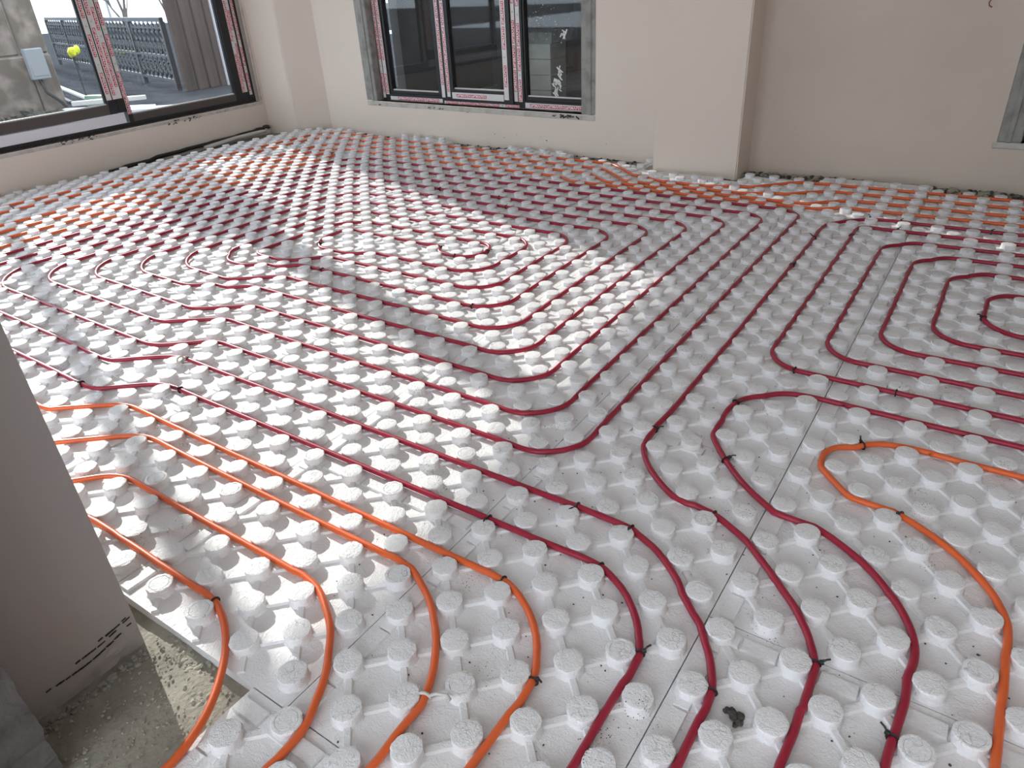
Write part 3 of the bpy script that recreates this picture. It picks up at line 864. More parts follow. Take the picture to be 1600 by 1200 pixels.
ord_w = ['first', 'second', 'third', 'fourth', 'fifth', 'sixth', 'seventh', 'eighth', 'ninth', 'tenth', 'eleventh', 'twelfth']
n_studs = 0
placed = []
for (a, b, y0, y1) in panel_list:
    # inside the room and in or near the picture?
    us = [a + (b - a) * (i + 0.5) / 8 for i in range(8)]
    nv = max(1, int(round(y1 - y0)))
    vs_ = [y0 + (y1 - y0) * (j + 0.5) / nv for j in range(nv)]
    cells = [(i, j) for i in range(8) for j in range(nv) if in_room(us[i], vs_[j]) and frame_ok(*PP(us[i], vs_[j]), 330)]
    if len(cells) < 3: continue
    placed.append((a, b, y0, y1, nv))

xs_sorted = sorted({round(p[0], 2) for p in placed if round(p[0], 2) not in (-4.75, 3.25, 11.25)})
def panel_label(a, y0, y1):
    if y1 <= -4.5 and round(a, 2) in (-4.75, 3.25, 11.25):
        return {-4.75: 'white studded foam panel at the bottom edge, next to the bare concrete', 3.25: 'white studded foam panel in the bottom right corner area',
                11.25: 'white studded foam panel beyond the bottom right corner'}[round(a, 2)]
    c = xs_sorted.index(round(a, 2))
    col = [p for p in placed if round(p[0], 2) == round(a, 2)]
    col.sort(key=lambda p: -p[3])
    r = [p[2] for p in col].index(y0)
    return f'white studded foam panel, {ord_w[c]} column from the window wall, {ord_w[r]} from the far wall'

for (a, b, y0, y1, nv) in placed:
    cx, cy = PP((a + b) / 2, (y0 + y1) / 2)
    root = empty('floor_panel', (cx, cy, FZ), label=panel_label(a, y0, y1), cat='floor panel', group='studded foam panels laid side by side', kind='thing')
    inv = Matrix.Translation((-cx, -cy, -FZ))
    g = 0.016
    U = [a + g] + [a + (b - a) * i / 8 for i in range(1, 8)] + [b - g]
    V = [y0 + g] + [y0 + (y1 - y0) * j / nv for j in range(1, nv)] + [y1 - g]
    bm = bmesh.new()
    top, bot = {}, {}
    def tv(d, i, j, z):
        if (i, j) not in d:
            x, y = PP(U[i], V[j]); d[i, j] = bm.verts.new((x - cx, y - cy, z - FZ))
        return d[i, j]
    keep = {(i, j) for i in range(8) for j in range(nv) if in_room((U[i] + U[i + 1]) / 2, (V[j] + V[j + 1]) / 2)}
    for (i, j) in keep:
        bm.faces.new((tv(top, i, j, 0), tv(top, i + 1, j, 0), tv(top, i + 1, j + 1, 0), tv(top, i, j + 1, 0)))
        bm.faces.new((tv(bot, i, j, FZ), tv(bot, i, j + 1, FZ), tv(bot, i + 1, j + 1, FZ), tv(bot, i + 1, j, FZ)))
        for (di, dj, p0, p1) in ((-1, 0, (i, j + 1), (i, j)), (1, 0, (i + 1, j), (i + 1, j + 1)), (0, -1, (i, j), (i + 1, j)), (0, 1, (i + 1, j + 1), (i, j + 1))):
            if (i + di, j + dj) not in keep:
                bm.faces.new((tv(top, *p0, 0), tv(bot, *p0, FZ), tv(bot, *p1, FZ), tv(top, *p1, 0)))
    bmesh.ops.recalc_face_normals(bm, faces=bm.faces)
    obj('base_sheet', bm, FOAM, root)
    # studs
    pts = []
    for u in range(math.ceil(a - 0.01), math.floor(b + 0.01) + 1):
        for v in range(math.ceil(y0 - 0.01), math.floor(y1 + 0.01) + 1):
            if (u + v) % 2 or not (a < u < b and y0 < v < y1): continue
            if u - a < 0.2 or v - y0 < 0.2 or b - u < 0.2 or y1 - v < 0.2: continue
            if in_room(u, v): pts.append((u, v))
    rr = random.Random(int(a * 10) * 131 + int(y0 * 10))
    for (u, v) in pts:
        x, y = PP(u, v)
        if not frame_ok(x, y, 260): continue
        e = PP(u + 0.5, v); f = PP(u - 0.5, v)
        ang = math.atan2(e[1] - f[1], e[0] - f[0])
        st = math.hypot(e[0] - f[0], e[1] - f[1]) / A
        o = link_mesh('stud', STUDS[rr.choice((0, 1, 2, 3, 4, 5, 0, 1, 2, 3, 4, 5, 6, 7))], None, root)
        o.location = (x - cx, y - cy, -FZ)
        o.rotation_euler = (0, 0, ang + rr.choice((0, 1, 2, 3)) * math.pi / 2 + rr.uniform(-0.02, 0.02))
        s = min(1.05, max(1.0, st))
        o.scale = (s, s, 1 + rr.uniform(-0.04, 0.04))
        n_studs += 1
    # ribs between diagonal neighbours
    bm = bmesh.new()
    ps = set(pts)
    for (u, v) in pts:
        for (du, dv, w, h) in ((1, 1, 0.0125, 0.0062), (1, -1, 0.0115, 0.0055)):
            uu, vv = u + du, v + dv
            if (uu, vv) not in ps:
                # half ribs reach the panel edge
                uu = min(uu, b - 0.1); 
                if dv > 0 and vv > y1 - 0.1: k = (y1 - 0.1 - v); uu, vv = min(uu, u + k), v + k
                if dv < 0 and vv < y0 + 0.1: k = (v - y0 - 0.1); uu, vv = min(uu, u + k), v - k
                k = min(abs(uu - u), abs(vv - v)); uu, vv = u + k, v + dv * k
                if k < 0.45 or not in_room(uu, vv): continue
            p0 = Vector((*PP(u, v), 0)); p1 = Vector((*PP(uu, vv), 0))
            t = (p1 - p0); l = t.length; t.normalize(); nrm = Vector((-t.y, t.x, 0))
            s0 = p0 + t * 0.022; s1 = p1 - t * (0.022 if (uu, vv) in ps else 0.0)
            q = []
            for (pp, z, ww) in ((s0, -0.0005, w * 0.75), (s0, h, w * 0.52), (s1, -0.0005, w * 0.75), (s1, h, w * 0.52)):
                q.append([bm.verts.new((pp.x + nrm.x * sg * ww - cx, pp.y + nrm.y * sg * ww - cy, z - FZ)) for sg in (-1, 1)])
            (a0, a1), (b0, b1), (c0, c1), (d0, d1) = q
            bm.faces.new((b0, b1, d1, d0)); bm.faces.new((a0, b0, d0, c0)); bm.faces.new((b1, a1, c1, d1)); bm.faces.new((c0, d0, d1, c1)); bm.faces.new((a1, b1, b0, a0))
    if len(bm.faces):
        bmesh.ops.recalc_face_normals(bm, faces=bm.faces)
        tag(obj('ribs', bm, FOAM, root), kind='stuff')
    else: bm.free()
    # raised lip along two edges, interrupted by the studs
    for nm, run in (('edge_lip', 'v'), ('edge_lip', 'u')):
        bm = bmesh.new()
        def lip(u0, v0, u1, v1):
            for (uu, vv) in ((u0, v0), (u1, v1)):
                if not in_room(uu, vv): return
            c = [PP(u0, v0), PP(u1, v0), PP(u1, v1), PP(u0, v1)]
            lo = [bm.verts.new((x - cx, y - cy, -0.0005 - FZ)) for x, y in c]
            m_ = ((c[0][0] + c[2][0]) / 2, (c[0][1] + c[2][1]) / 2)
            hi = [bm.verts.new((m_[0] + (x - m_[0]) * 0.93 - cx, m_[1] + (y - m_[1]) * 0.93 - cy, 0.0065 - FZ)) for x, y in c]
            bm.faces.new(hi)
            for i in range(4): bm.faces.new((lo[i], lo[(i + 1) % 4], hi[(i + 1) % 4], hi[i]))
        if run == 'v':
            v = y0 + 0.1
            u0 = a + 0.26
            while v < y1 - 0.9:
                lip(u0, v, u0 + 0.42, min(v + 0.98, y1 - 0.78)); v += 1.0
        else:
            u = a + 0.1
            v1 = y1 - 0.28
            while u < b - 0.2:
                lip(u, v1 - 0.42, min(u + 0.98, b - 0.1), v1); u += 1.0
        if len(bm.faces):
            bmesh.ops.recalc_face_normals(bm, faces=bm.faces)
            obj(nm, bm, FOAM, root)
        else: bm.free()
print('panels', len(placed), 'studs', n_studs)

# ------------------------------------------------------------------ cable ties
def nearest_on_pipes(x, y):
    best = None
    for L_ in PIPES:
        for i in range(len(L_) - 1):
            p, q = L_[i], L_[i + 1]
            d = (q - p); l2 = d.x * d.x + d.y * d.y
            if l2 == 0: continue
            t = max(0, min(1, ((x - p.x) * d.x + (y - p.y) * d.y) / l2))
            c = p + d * t
            e = (c.x - x) ** 2 + (c.y - y) ** 2
            if best is None or e < best[0]: best = (e, c, d.normalized())
    return best[1], best[2]
def tie_mesh(seed, pale=False):
    rnd = random.Random(seed)
    bm = bmesh.new()
    r = PR + 0.0022
    n = 14
    ring = [(0.0, r * math.cos(a), r * math.sin(a)) for a in [2 * math.pi * i / n for i in range(n)]]
    tube(bm, ring, 0.0024, 6, closed=True)
    box(bm, -0.004, r - 0.002, 0.002, 0.004, r + 0.006, 0.010, bevel=0.001)
    # cut tail
    e = rnd.uniform(-0.01, 0.01)
    tube(bm, [(0, r + 0.002, 0.006), (e * 0.4, r + 0.010, 0.011), (e, r + 0.018, 0.010)], 0.0021, 6)
    me = bpy.data.meshes.new('tie'); bm.to_mesh(me); bm.free(); me.materials.append(BLACK)
    return me
TIES = [tie_mesh(i) for i in range(4)]
ties = [((-8.0, -3.52), 'black cable tie on the orange pipe nearest the front pillar'),
        ((-1.17, 1.41), 'black cable tie at the top of the fourth orange bend from the front pillar'),
        ((1.4, -0.93), 'black cable tie low on the fourth orange bend from the front pillar'),
        ((-3.15, 3.49), 'black cable tie on the maroon pipe beside the outermost orange bend'),
        ((1.04, 3.38), 'black cable tie at the start of the first maroon foreground bend'),
        ((3.3, 1.16), 'black cable tie at the outside of the first maroon foreground bend'),
        ((-0.92, 5.5), 'black cable tie on the second maroon pipe where its straight ends'),
        ((1.12, 5.37), 'black cable tie at the start of the second maroon foreground bend'),
        ((5.27, 1.07), 'black cable tie at the outside of the second maroon foreground bend'),
        ((-0.6, 11.14), 'black cable tie at the neck where the long straight pipe turns toward the viewer'),
        ((3.15, 7.38), 'black cable tie at the start of the third maroon foreground bend'),
        ((7.31, 3.19), 'black cable tie at the outside of the third maroon foreground bend'),
        ((2.35, 10.43), 'black cable tie low on the left side of the bulging maroon bend'),
        ((1.53, 14.58), 'black cable tie high on the left side of the bulging maroon bend'),
        ((6.45, 13.96), 'black cable tie at the top of the orange hairpin'),
        ((8.27, 10.27), 'black cable tie below the orange hairpin, beside a stud'),
        ((9.55, 2.07), 'black cable tie on the maroon pipe by the bottom edge of the photo'),
        ((2.9, 18.57), 'black cable tie at the corner of the outermost right-hand loop'),
        ((6.97, 18.45), 'black cable tie on the lower straight of the outermost right-hand loop'),
        ((9.61, 28.03), 'black cable tie on the innermost right-hand loop'),
        ((-0.53, 36.92), 'black cable tie at the shoulder of the long pipe before it turns right'),
        ((2.26, 41.58), 'black cable tie midway on the far right-hand bend'),
        ((3.74, 42.69), 'black cable tie at the end of the far right-hand bend'),
        ((1.53, 38.29), 'black cable tie at the far corner of the outer right-hand loop'),
        ((3.83, 40.76), 'black cable tie on the far straight of the outer right-hand loop'),
        ((8.97, 42.29), 'black cable tie on the far straight pipe next to the orange rows at right'),
        ((-0.64, 31.39), 'black cable tie halfway along the long straight pipe'),
        ((-24.9, 1.35), 'black cable tie at left on the lowest maroon pipe, where it begins its jog'),
        ((-20.28, 3.61), 'black cable tie on the lowest maroon pipe, where its jog ends'),
        ((-25.84, 17.45), 'black cable tie in the shadow stripe below the inner left bend'),
        ((-29.6, 21.3), 'black cable tie on the innermost left bend'),
        ((-13.9, 16.6), 'black cable tie at the sunlit bottom of a middle spiral turn'),
        ((-19.82, 23.5), 'black cable tie at the bottom of the spiral centre hook'),
        ((-18.26, 25.3), 'black cable tie at the right end of the spiral centre hook'),
        ((-21.83, 24.3), 'black cable tie at the left start of the spiral centre hook'),
        ((-31.24, 36.5), 'black cable tie on a shaded far row of the spiral, leftmost of three'),
        ((-24.99, 36.5), 'black cable tie on a shaded far row of the spiral, middle one of three'),
        ((-22.98, 34.5), 'black cable tie on a shaded far row of the spiral, rightmost of three'),
        ((-51.5, 42.2), 'black cable tie round the tight orange hairpin in the far corner'),
        ((-60.5, 14.15), 'black cable tie on the orange pipe by the window wall at the left edge')]
rt = random.Random(4)
for k, ((u, v), lab) in enumerate(ties):
    x, y = P(u, v)
    c, d = nearest_on_pipes(x, y)
    o = link_mesh('cable_tie', TIES[k % 4], None)
    o.location = c
    side = 0 if rt.random() < 0.6 else math.pi
    o.rotation_euler = (rt.uniform(-0.2, 0.5), 0, math.atan2(d.y, d.x) + side + rt.uniform(-0.12, 0.12))
    tag(o, label=lab, cat='cable tie', group='black cable ties round the pipes')
# pale pipe clips
def clip(u, v, lab, hook):
    x, y = P(u, v); c, d = nearest_on_pipes(x, y)
    bm = bmesh.new()
    r = PR + 0.003
    arc = [(0.0, -r, -0.004)] + [(0, -r * math.cos(a), r * math.sin(a)) for a in [i * math.pi / 8 for i in range(9)]] + [(0, r, -0.004)]
    tube(bm, arc, 0.0034, 6)
    if hook: tube(bm, [(0, -r, 0.004)] + [(0, -r - 0.016 + 0.014 * math.cos(a), 0.010 + 0.013 * math.sin(a)) for a in [i * math.pi / 7 for i in range(12)]], 0.0034, 6)
    else: tube(bm, [(0, -r, 0.006), (0.002, -r - 0.012, 0.012), (0.003, -r - 0.034, 0.0125), (-0.004, -r - 0.042, 0.0125), (-0.010, -r - 0.038, 0.0125)], 0.0034, 6)
    o = obj('pipe_clip', bm, CLIPM, smooth=True)
    o.location = c; o.rotation_euler = (0, 0, math.atan2(d.y, d.x) + (0 if hook else math.pi))
    tag(o, label=lab, cat='clip')
clip(-0.73, -2.75, 'pale grey pipe clip gripping the third orange foreground bend', False)
clip(-22.69, 5.4, 'pale looped pipe clip on the sunlit maroon pipe at its jog', True)

# ------------------------------------------------------------------ loose dirt
def scatter(name, n, size, region, m, seed, label, flat=0.55, zb=0.0):
    r = random.Random(seed); bm = bmesh.new()
    k = 0
    while k < n:
        x, y = region(r)
        s = size * r.uniform(0.5, 1.6)
        blob(bm, (x, y, zb + s * flat * 0.6), (s, s * r.uniform(0.6, 1), s * flat), r.random(), 1, 0.3)
        k += 1
    return tag(obj(name, bm, m), label=label, kind='stuff')
def reg_front(r):
    while True:
        u, v = r.uniform(-6, 12), r.gauss(3, 6)
        if v < -9: continue
        # keep to open floor between studs
        du, dv = u - round(u), v - round(v)
        if (round(u) + round(v)) % 2 == 0 and math.hypot(du, dv) < 0.47: continue
        return P(u, v)
scatter('grit', 260, 0.0018, reg_front, DARKDIRT, 21, 'fine dark grit scattered over the foam panels in the foreground')
def reg_edge(M, x0, x1, y0, y1):
    def f(r):
        p = M @ Vector((r.uniform(x0, x1), r.uniform(y0, y1), 0)); return p.x, p.y
    return f
bm = bmesh.new()
for k_, (cx_, cy_, cz_, r_) in enumerate([(0, 0, 0.007, 0.009), (0.012, 0.003, 0.006, 0.008), (-0.012, 0.004, 0.005, 0.007), (0.016, -0.009, 0.005, 0.007), (0.010, -0.017, 0.004, 0.005), (-0.004, 0.010, 0.004, 0.006), (0.004, -0.006, 0.010, 0.006)]):
    blob(bm, (cx_, cy_, cz_), (r_, r_, r_ * 0.8), 50 + k_, 2, 0.28)
o = obj('dirt_clod', bm, DARKDIRT); o.location = (0.458, 0.062, 0.0)
tag(o, label='dark clod of dirt beside a stud at the bottom right', cat='dirt')

def rubble_strip(name, M, x0, x1, width, label, n, smin, smax, seed, m=RUBBLE, m2=None):
    r = random.Random(seed); bm = bmesh.new()
    for k in range(n):
        x = r.uniform(x0, x1); y = -abs(r.gauss(0, width * 0.5)); y = max(y, -width) - 0.012
        s = r.uniform(smin, smax)
        p = M @ Vector((x, y - s, 0))
        n0 = len(bm.faces)
        blob(bm, (p.x, p.y, FZ + s * 0.5), (s * 1.3, s, s * 0.7), r.random(), 1, 0.35)
        if m2 and r.random() < 0.4:
            bm.faces.ensure_lookup_table()
            for f in bm.faces[n0:]: f.material_index = 1
    return tag(obj(name, bm, m, mats=[m, m2] if m2 else None), label=label, kind='stuff')
MR = wall_line((-0.78, 4.08), (2.2, 4.08))
rubble_strip('wall_rubble', MR, 0.0, 2.9, 0.12, 'crumbled mortar along the foot of the right-hand back wall', 900, 0.004, 0.018, 31, m2=DARKDIRT)
rubble_strip('pillar_rubble', wall_line((-1.345, 3.772), (-0.785, 3.828)), 0.0, 0.58, 0.05, 'dark dirt along the foot of the projecting pillar', 90, 0.004, 0.012, 33, DARKDIRT)
rubble_strip('back_wall_rubble', MB_, -0.1, 3.5, 0.05, 'crumbs along the foot of the wall under the back window', 160, 0.003, 0.012, 34, DARKDIRT)
rubble_strip('window_wall_rubble', ML, -1.0, 1.6, 0.05, 'crumbs along the foot of the window wall', 120, 0.003, 0.010, 35)
rubble_strip('corner_rubble', wall_line((-5.40, 3.92), (-5.0, 4.2)), 0.0, 0.5, 0.06, 'crumbs at the foot of the corner pier', 70, 0.004, 0.012, 36)
def reg_slab(r):
    while True:
        x, y = r.uniform(-0.67, -0.36), r.uniform(-0.70, -0.38)
        return x, y
scatter('slab_crumbs', 420, 0.0028, reg_slab, RUBBLE, 41, 'pale crumbs on the bare concrete at the foot of the front pillar', zb=FZ + 0.003)
def reg_ridge(r):
    x = r.uniform(-0.68, -0.44); return x, -0.385 - (x + 0.55) * 0.35 + r.gauss(0, 0.012)
scatter('sand_lumps', 240, 0.005, reg_ridge, RUBBLE, 42, 'pale lumps of crumbled mortar between the front pillar and the foam edge', zb=FZ + 0.004)
def reg_skirt(r):
    y = r.uniform(-0.66, -0.42); return -0.672 + abs(r.gauss(0, 0.012)), y
scatter('skirt_crumbs', 120, 0.0045, reg_skirt, CEMENT, 43, 'grey crumbs along the foot of the front pillar', zb=FZ)

# scratch marks on the front pillar
bm = bmesh.new()
rs = random.Random(8)
def scratch(y0, z0, y1, z1, n, sag, w):
    for k in range(n):
        t = k / (n - 1)
        if rs.random() < 0.25: continue
        y = y0 + (y1 - y0) * t; z = z0 + (z1 - z0) * t + sag * math.sin(math.pi * t)
        ang = math.atan2((z1 - z0), (y1 - y0))
        Mx = Matrix.Translation((-0.6822, y, z)) @ Matrix.Rotation(ang, 4, 'X')
        box(bm, -0.0012, -0.0052, -w * rs.uniform(0.4, 1.2), 0.0008, 0.0052, w * rs.uniform(0.4, 1.2), Mx)
scratch(-0.600, 0.030, -0.420, 0.045, 30, -0.012, 0.0012)
scratch(-0.530, 0.045, -0.418, 0.062, 18, -0.006, 0.0014)
scratch(-0.478, 0.058, -0.425, 0.066, 8, -0.003, 0.0020)
tag(obj('scratch_marks', bm, BLACK), label='thin dark scratch marks low on the front pillar', kind='stuff')

# black cable and pale tube along the window wall
def ground_tube(name, pts, r, m, label, cat, z=0.0):
    bm = bmesh.new(); tube(bm, [Vector((x, y, z + r + dz)) for x, y, dz in pts], r, 10)
    return tag(obj(name, bm, m, smooth=True), label=label, cat=cat)
lw = lambda s, off: tuple((ML @ Vector((s, -off, 0)))[:2])
cab = [(0.85, 0.02, -0.03), (1.0, 0.02, -0.02), (1.3, 0.022, -0.005), (1.6, 0.024, 0.0), (1.9, 0.022, 0.004), (2.2, 0.022, 0.010), (2.40, 0.022, 0.02), (2.47, 0.05, 0.035), (2.50, 0.08, 0.015)]
pts = spline([(lw(s, o_)[0], lw(s, o_)[1]) for s, o_, dz in cab], 4)
zz = [c[2] for c in cab]
ground_tube('black_cable', [(p.x, p.y, zz[min(len(zz) - 1, int(i / 4))]) for i, p in enumerate(pts)], 0.016, BLACK, 'thick black cable lying along the foot of the window wall', 'cable')
ground_tube('grey_tube', [(*lw(1.75, 0.060), -0.02), (*lw(2.1, 0.068), 0.0), (*lw(2.40, 0.085), 0.004), (*lw(2.44, 0.10), 0.0)], 0.017, CLIPM, 'pale grey tube beside the black cable in the far left corner', 'tube')
# curled wire end on the right wall
bm = bmesh.new()
tube(bm, [(0.385, 4.083, 0.985), (0.382, 4.055, 0.965), (0.372, 4.045, 0.945), (0.376, 4.047, 0.930), (0.390, 4.05, 0.922)], 0.0035, 6)
tag(obj('wire_end', bm, mat('rust_wire', (0.30, 0.10, 0.06), 0.5), smooth=True), label='short brown wire end poking out of the right-hand back wall', cat='wire')

# ------------------------------------------------------------------ outside the left window
bm = bmesh.new(); box(bm, -22, -6, -0.2, -5.72, 14, 0.10); tag(obj('terrace_floor', bm, DECK), kind='structure')
st = empty('stone_pier', (-8.9, 3.2, 0.10), label='mottled beige stone pier outside the left window', cat='pier')
rs2 = random.Random(15)
zc = 0.0
row = 0
while zc < 1.6:
    h = rs2.uniform(0.40, 0.62)
    y = -1.2 if row % 2 else -1.35
    while y < 0.48:
        w = rs2.uniform(0.5, 0.9)
        y2 = min(y + w, 0.5)
        bm = bmesh.new(); vs = box(bm, -0.25, y + 0.006, zc + 0.006, 0.10 + rs2.uniform(0, 0.03), y2 - 0.006, zc + h - 0.006, bevel=0.015)
        obj('stone_block', bm, STONE, st)
        y = y2
    zc += h; row += 1
bm = bmesh.new(); box(bm, -0.24, -1.34, 0.0, 0.085, 0.49, zc - 0.01); obj('mortar_core', bm, CEMENT_PALE, st)
pb = empty('junction_box', (-8.74, 3.48, 0.62), label='pale grey electrical box with black hose on the stone pier', cat='box')
bm = bmesh.new(); box(bm, -0.02, -0.10, -0.16, 0.06, 0.10, 0.16, bevel=0.01); obj('box_body', bm, GREYBOX, pb)
bm = bmesh.new(); box(bm, 0.06, -0.08, -0.12, 0.065, 0.08, 0.0); obj('box_lid', bm, GREYBOX, pb)
bm = bmesh.new(); tube(bm, [(0.02, -0.02, -0.16), (0.05, 0.0, -0.3), (0.1, 0.10, -0.42), (0.12, 0.14, -0.52), (0.12, 0.05, -0.565)], 0.022, 8); obj('hose', bm, BLACK, pb, smooth=True)

# wrought-iron balustrade running away from the house
RA, RB = Vector((-8.80, 5.20, 0.10)), Vector((-16.1, 7.34, 0.10))
rt_ = (RB - RA); rl = rt_.length; rt_.normalize()
bal = empty('balustrade', RA, label='dark wrought-iron balustrade with scrolls outside the left window', cat='balustrade')
ra = math.atan2(rt_.y, rt_.x)
MBal = Matrix.Rotation(ra, 4, 'Z')
TOPZ = 0.875
for nm, z0, z1 in (('top_rail', TOPZ - 0.05, TOPZ), ('mid_rail', 0.40, 0.425), ('bottom_rail', 0.10, 0.13)):
    bm = bmesh.new(); box(bm, 0, -0.025, z0, rl, 0.025, z1, MBal); obj(nm, bm, IRON, bal)
for k in range(6):
    x = k * rl / 5
    bm = bmesh.new(); box(bm, x - 0.03, -0.03, 0, x + 0.03, 0.03, TOPZ - 0.05, MBal); obj('post', bm, IRON, bal)
def scroll(cx, cz, r, sgn, turns=1.6):
    return [MBal @ Vector((cx + sgn * r * (1 - t * 0.75) * math.cos(t * turns * 6.28), 0, cz + r * (1 - t * 0.75) * math.sin(t * turns * 6.28))) for t in [i / 18 for i in range(19)]]
for k in range(int(rl / 0.20)):
    x = 0.12 + k * 0.20
    bm = bmesh.new()
    for (dx, cz, r, s) in ((0, 0.66, 0.105, 1), (0, 0.50, 0.075, -1), (0, 0.27, 0.10, -1), (0.1, 0.20, 0.06, 1), (0.11, 0.74, 0.06, -1)):
        tube(bm, scroll(x + dx, cz, r, s), 0.019, 5)
    tube(bm, [MBal @ Vector((x + 0.10, 0, 0.12)), MBal @ Vector((x + 0.10, 0, 0.84))], 0.010, 5)
    obj('scroll_panel', bm, IRON, bal)
# ribbed cladding
rc = empty('ribbed_screen', (-8.55, 5.35, 0.10), label='dark brown vertically ribbed screen outside the left window', cat='screen')
for k in range(7):
    bm = bmesh.new()
    y = -0.22 + k * 0.089
    box(bm, -0.03, y + 0.004, 0, 0.02 if k % 2 else 0.045, y + 0.086, 2.4, bevel=0.008)
    obj('board', bm, CLAD, rc)
bm = bmesh.new(); box(bm, -0.05, 0.415, 0.0, 0.03, 0.475, 2.4, bevel=0.006)
o = obj('white_post', bm, WHITEPVC); o.location = (-8.50, 5.34, 0.10); tag(o, label='white vertical trim post at the edge of the brown ribbed screen', cat='post')
# clutter on the terrace
rz = random.Random(77)
def plank(x, y, z, l, w, h, a, m, lab, cat='plank'):
    bm = bmesh.new(); box(bm, -l / 2, -w / 2, 0, l / 2, w / 2, h, bevel=0.004)
    o = obj('plank' if cat == 'plank' else cat.replace(' ', '_'), bm, m); o.location = (x, y, z); o.rotation_euler = (0, 0, a)
    return tag(o, label=lab, cat=cat)
plank(-8.0, 3.75, 0.10, 1.1, 0.10, 0.05, 0.5, WHITEPVC, 'white plastic profile lying left of the window mullion outside')
plank(-8.3, 3.95, 0.152, 0.8, 0.07, 0.05, 0.9, BEAD, 'pale strip lying across the white profile outside')
plank(-7.35, 4.1, 0.10, 1.5, 0.22, 0.03, 0.62, WHITEPVC, 'broad white board lying outside at the foot of the right sash')
plank(-8.6, 4.0, 0.10, 0.35, 0.10, 0.12, 0.3, mat('green_grey_bag', (0.3, 0.42, 0.33), 0.7), 'small green-grey packet by the foot of the stone pier', 'packet')
for k in range(5):
    plank(-10.6 - 0.2 * k, 4.65 - 0.17 * k, 0.10, 3.0 + 0.3 * k, 0.05, 0.035, 2.826, ANTHRA if k % 2 else BEAD, ['dark', 'pale'][(k + 1) % 2] + ' long slat on the terrace, ' + ['nearest the balustrade', 'second', 'middle', 'fourth', 'farthest from the balustrade'][k] + ' of the row')
bm = bmesh.new()
for k in range(26): blob(bm, (rz.uniform(-0.35, 0.35), rz.uniform(-0.6, 0.5), rz.uniform(0, 0.05)), (rz.uniform(0.03, 0.08),) * 3, rz.random(), 1, 0.4)
o = obj('dark_sacking', bm, DARKDIRT); o.location = (-8.15, 2.75, 0.12); tag(o, label='heap of dark wet debris at the foot of the stone pier', kind='stuff')
bm = bmesh.new(); blob(bm, (0, 0, 0), (0.05, 0.05, 0.06), 4, 2, 0.15); blob(bm, (0.0, 0.07, 0.02), (0.03, 0.04, 0.05), 5, 2, 0.15)
n0_ = len(bm.faces); tube(bm, [(0, 0, -0.05), (0, 0.0, -0.58)], 0.008, 6)
bm.faces.ensure_lookup_table()
for f in bm.faces[n0_:]: f.material_index = 1
o = obj('yellow_cap', bm, YELLOW, mats=[YELLOW, IRON]); o.location = (-9.05, 4.08, 0.68); tag(o, label='bright yellow cap on a thin stake before the balustrade', cat='marker')
bm = bmesh.new(); blob(bm, (0, 0, 0), (0.35, 0.45, 0.42), 14, 2, 0.25); tube(bm, [(0, 0, -0.3), (0, 0, -1.6)], 0.04, 6)
o = obj('leafy_bush', bm, mat('pale_leaves', (0.33, 0.42, 0.12), 0.8, noise=(6, 1.0, (0.12, 0.2, 0.05)))); o.location = (-15.2, 8.8, 0.45)
o.location = (-17.5, 9.5, 0.10); tag(o, label='pale green bush glimpsed through the balustrade', cat='bush')
# pale building parts beyond, lamp post and bare trees
bm = bmesh.new(); box(bm, -0.1, -0.28, 0, 0.1, 0.28, 6.0); o = obj('white_column', bm, WHITEPVC); o.location = (-16.5, 6.20, 0.1); tag(o, label='broad white column beyond the balustrade at left', cat='column')
bm = bmesh.new(); box(bm, -0.1, -0.09, 0, 0.1, 0.09, 6.0); o = obj('grey_column', bm, GREYBOX); o.location = (-18.0, 7.62, 0.1); tag(o, label='slim grey column beyond the balustrade at left', cat='column')
bm = bmesh.new(); box(bm, -30, -30, -0.5, 0, 60, -0.4); o = obj('far_ground', bm, DECK); o.location = (-22, 0, 0); tag(o, kind='structure')
lp = empty('street_lamp', (-30.0, 16.6, -0.4), label='slim grey street lamp against the sky', cat='lamp post')
bm = bmesh.new(); tube(bm, [(0, 0, 0), (0, 0, 1.62)], 0.05, 6); obj('pole', bm, GREYBOX, lp)
bm = bmesh.new(); tube(bm, [(0, 0, 1.6), (-0.1, -0.15, 1.72), (-0.2, -0.42, 1.78)], 0.045, 6); obj('arm', bm, GREYBOX, lp)
bm = bmesh.new(); box(bm, -0.3, -0.62, 1.75, -0.12, -0.4, 1.82, bevel=0.02); obj('lamp_head', bm, GREYBOX, lp)
def bare_tree(loc, h, seed, lab):
    r = random.Random(seed); root = empty('bare_tree', loc, label=lab, cat='tree')
    bm = bmesh.new(); tube(bm, [(0, 0, 0), (0.05, 0.02, h * 0.45)], [0.11, 0.07], 6); obj('trunk', bm, BARK, root)
    bm = bmesh.new()
    def grow(p, d, l, w, n):
        q = p + d * l
        tube(bm, [p, (p + q) / 2 + Vector((r.uniform(-.05, .05), r.uniform(-.05, .05), 0)) * l, q], [w, w * 0.8, w * 0.55], 4, cap=False)
        if n == 0: return
        for _ in range(3):
            dd = (d + Vector((r.uniform(-.5, .5), r.uniform(-.6, .6), r.uniform(-.05, .5)))).normalized()
            grow(q, dd, l * r.uniform(0.6, 0.8), w * 0.58, n - 1)
    for k in range(4): grow(Vector((0.03, 0.01, h * (0.2 + 0.08 * k))), Vector((r.uniform(-.4, .4), r.uniform(-.5, .5), 1)).normalized(), h * 0.26, 0.045, 4)
    obj('branches', bm, BARK, root)
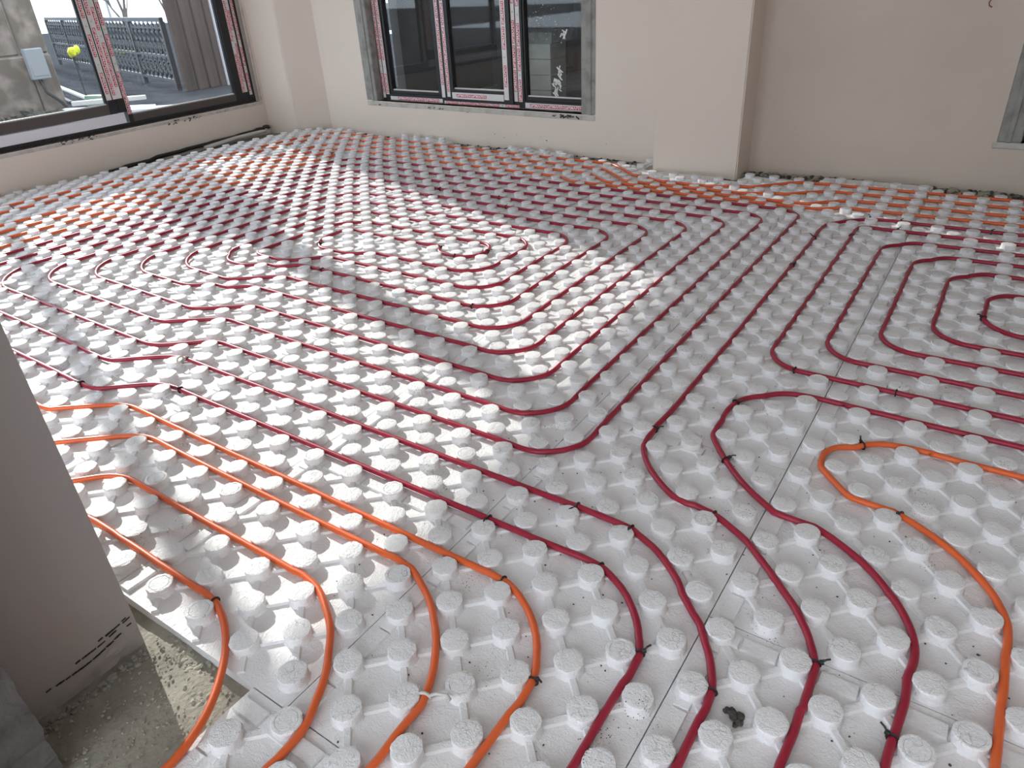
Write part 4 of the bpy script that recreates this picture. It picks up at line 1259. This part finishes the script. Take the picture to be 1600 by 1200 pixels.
bare_tree((-26.0, 14.8, -0.4), 2.7, 1, 'bare tree with fine twigs, left of two beyond the balustrade')
bare_tree((-24.0, 15.2, -0.4), 3.3, 2, 'denser bare tree beside the ribbed screen')

# ------------------------------------------------------------------ dark porch behind the back window
def por(name, *a, m=PORCHM):
    bm = bmesh.new(); box(bm, *a); return tag(obj(name, bm, m), kind='structure')
por('wall_porch_floor', -4.7, 4.62, -0.12, 2.4, 9.0, 0.06, m=PORCHF)
por('wall_porch_left', -4.50, 4.45, 0.06, -4.40, 4.665, 2.8)
por('wall_porch_left_far', -4.50, 4.80, 0.06, -4.40, 8.3, 2.8)
por('wall_porch_back', -4.40, 8.2, 0.06, 2.4, 8.3, 2.8)
por('wall_porch_right', 2.3, 4.4, 0.06, 2.4, 8.2, 2.8)
por('wall_porch_ceiling', -4.50, 4.45, 2.8, 2.4, 8.3, 2.9)
# dark glazed screen inside the porch
gs = empty('glazed_screen', (-4.38, 6.6, 0.06), label='dark glazed screen seen through the back window', cat='screen')
for y in (-1.2, -0.35, 0.5, 1.35):
    bm = bmesh.new(); box(bm, 0, y, 0, 0.09, y + 0.10, 2.7, bevel=0.004); obj('post', bm, IRON, gs)
for z in (0.0, 0.42, 2.2):
    bm = bmesh.new(); box(bm, 0.01, -1.2, z, 0.08, 1.45, z + 0.08, bevel=0.004); obj('rail', bm, ANTHRA, gs)
for y in (-1.1, -0.25, 0.6):
    bm = bmesh.new(); box(bm, 0.03, y, 0.5, 0.04, y + 0.75, 2.2); obj('panel', bm, mat('smoky_panel', (0.045, 0.05, 0.06), 0.3), gs)
pr_ = empty('porch_pier', (-3.45, 5.75, 0.06), label='pale travertine pier with grey coping seen through the right pane of the back window', cat='pier')
for k in range(4):
    bm = bmesh.new(); box(bm, -0.22, -0.15, k * 0.14 + 0.002, 0.22, 0.15, k * 0.14 + 0.138, bevel=0.004); obj('stone_slab', bm, TRAV, pr_)
bm = bmesh.new(); box(bm, -0.27, -0.2, 0.56, 0.27, 0.2, 0.66, bevel=0.005); obj('coping', bm, CEMENT, pr_)
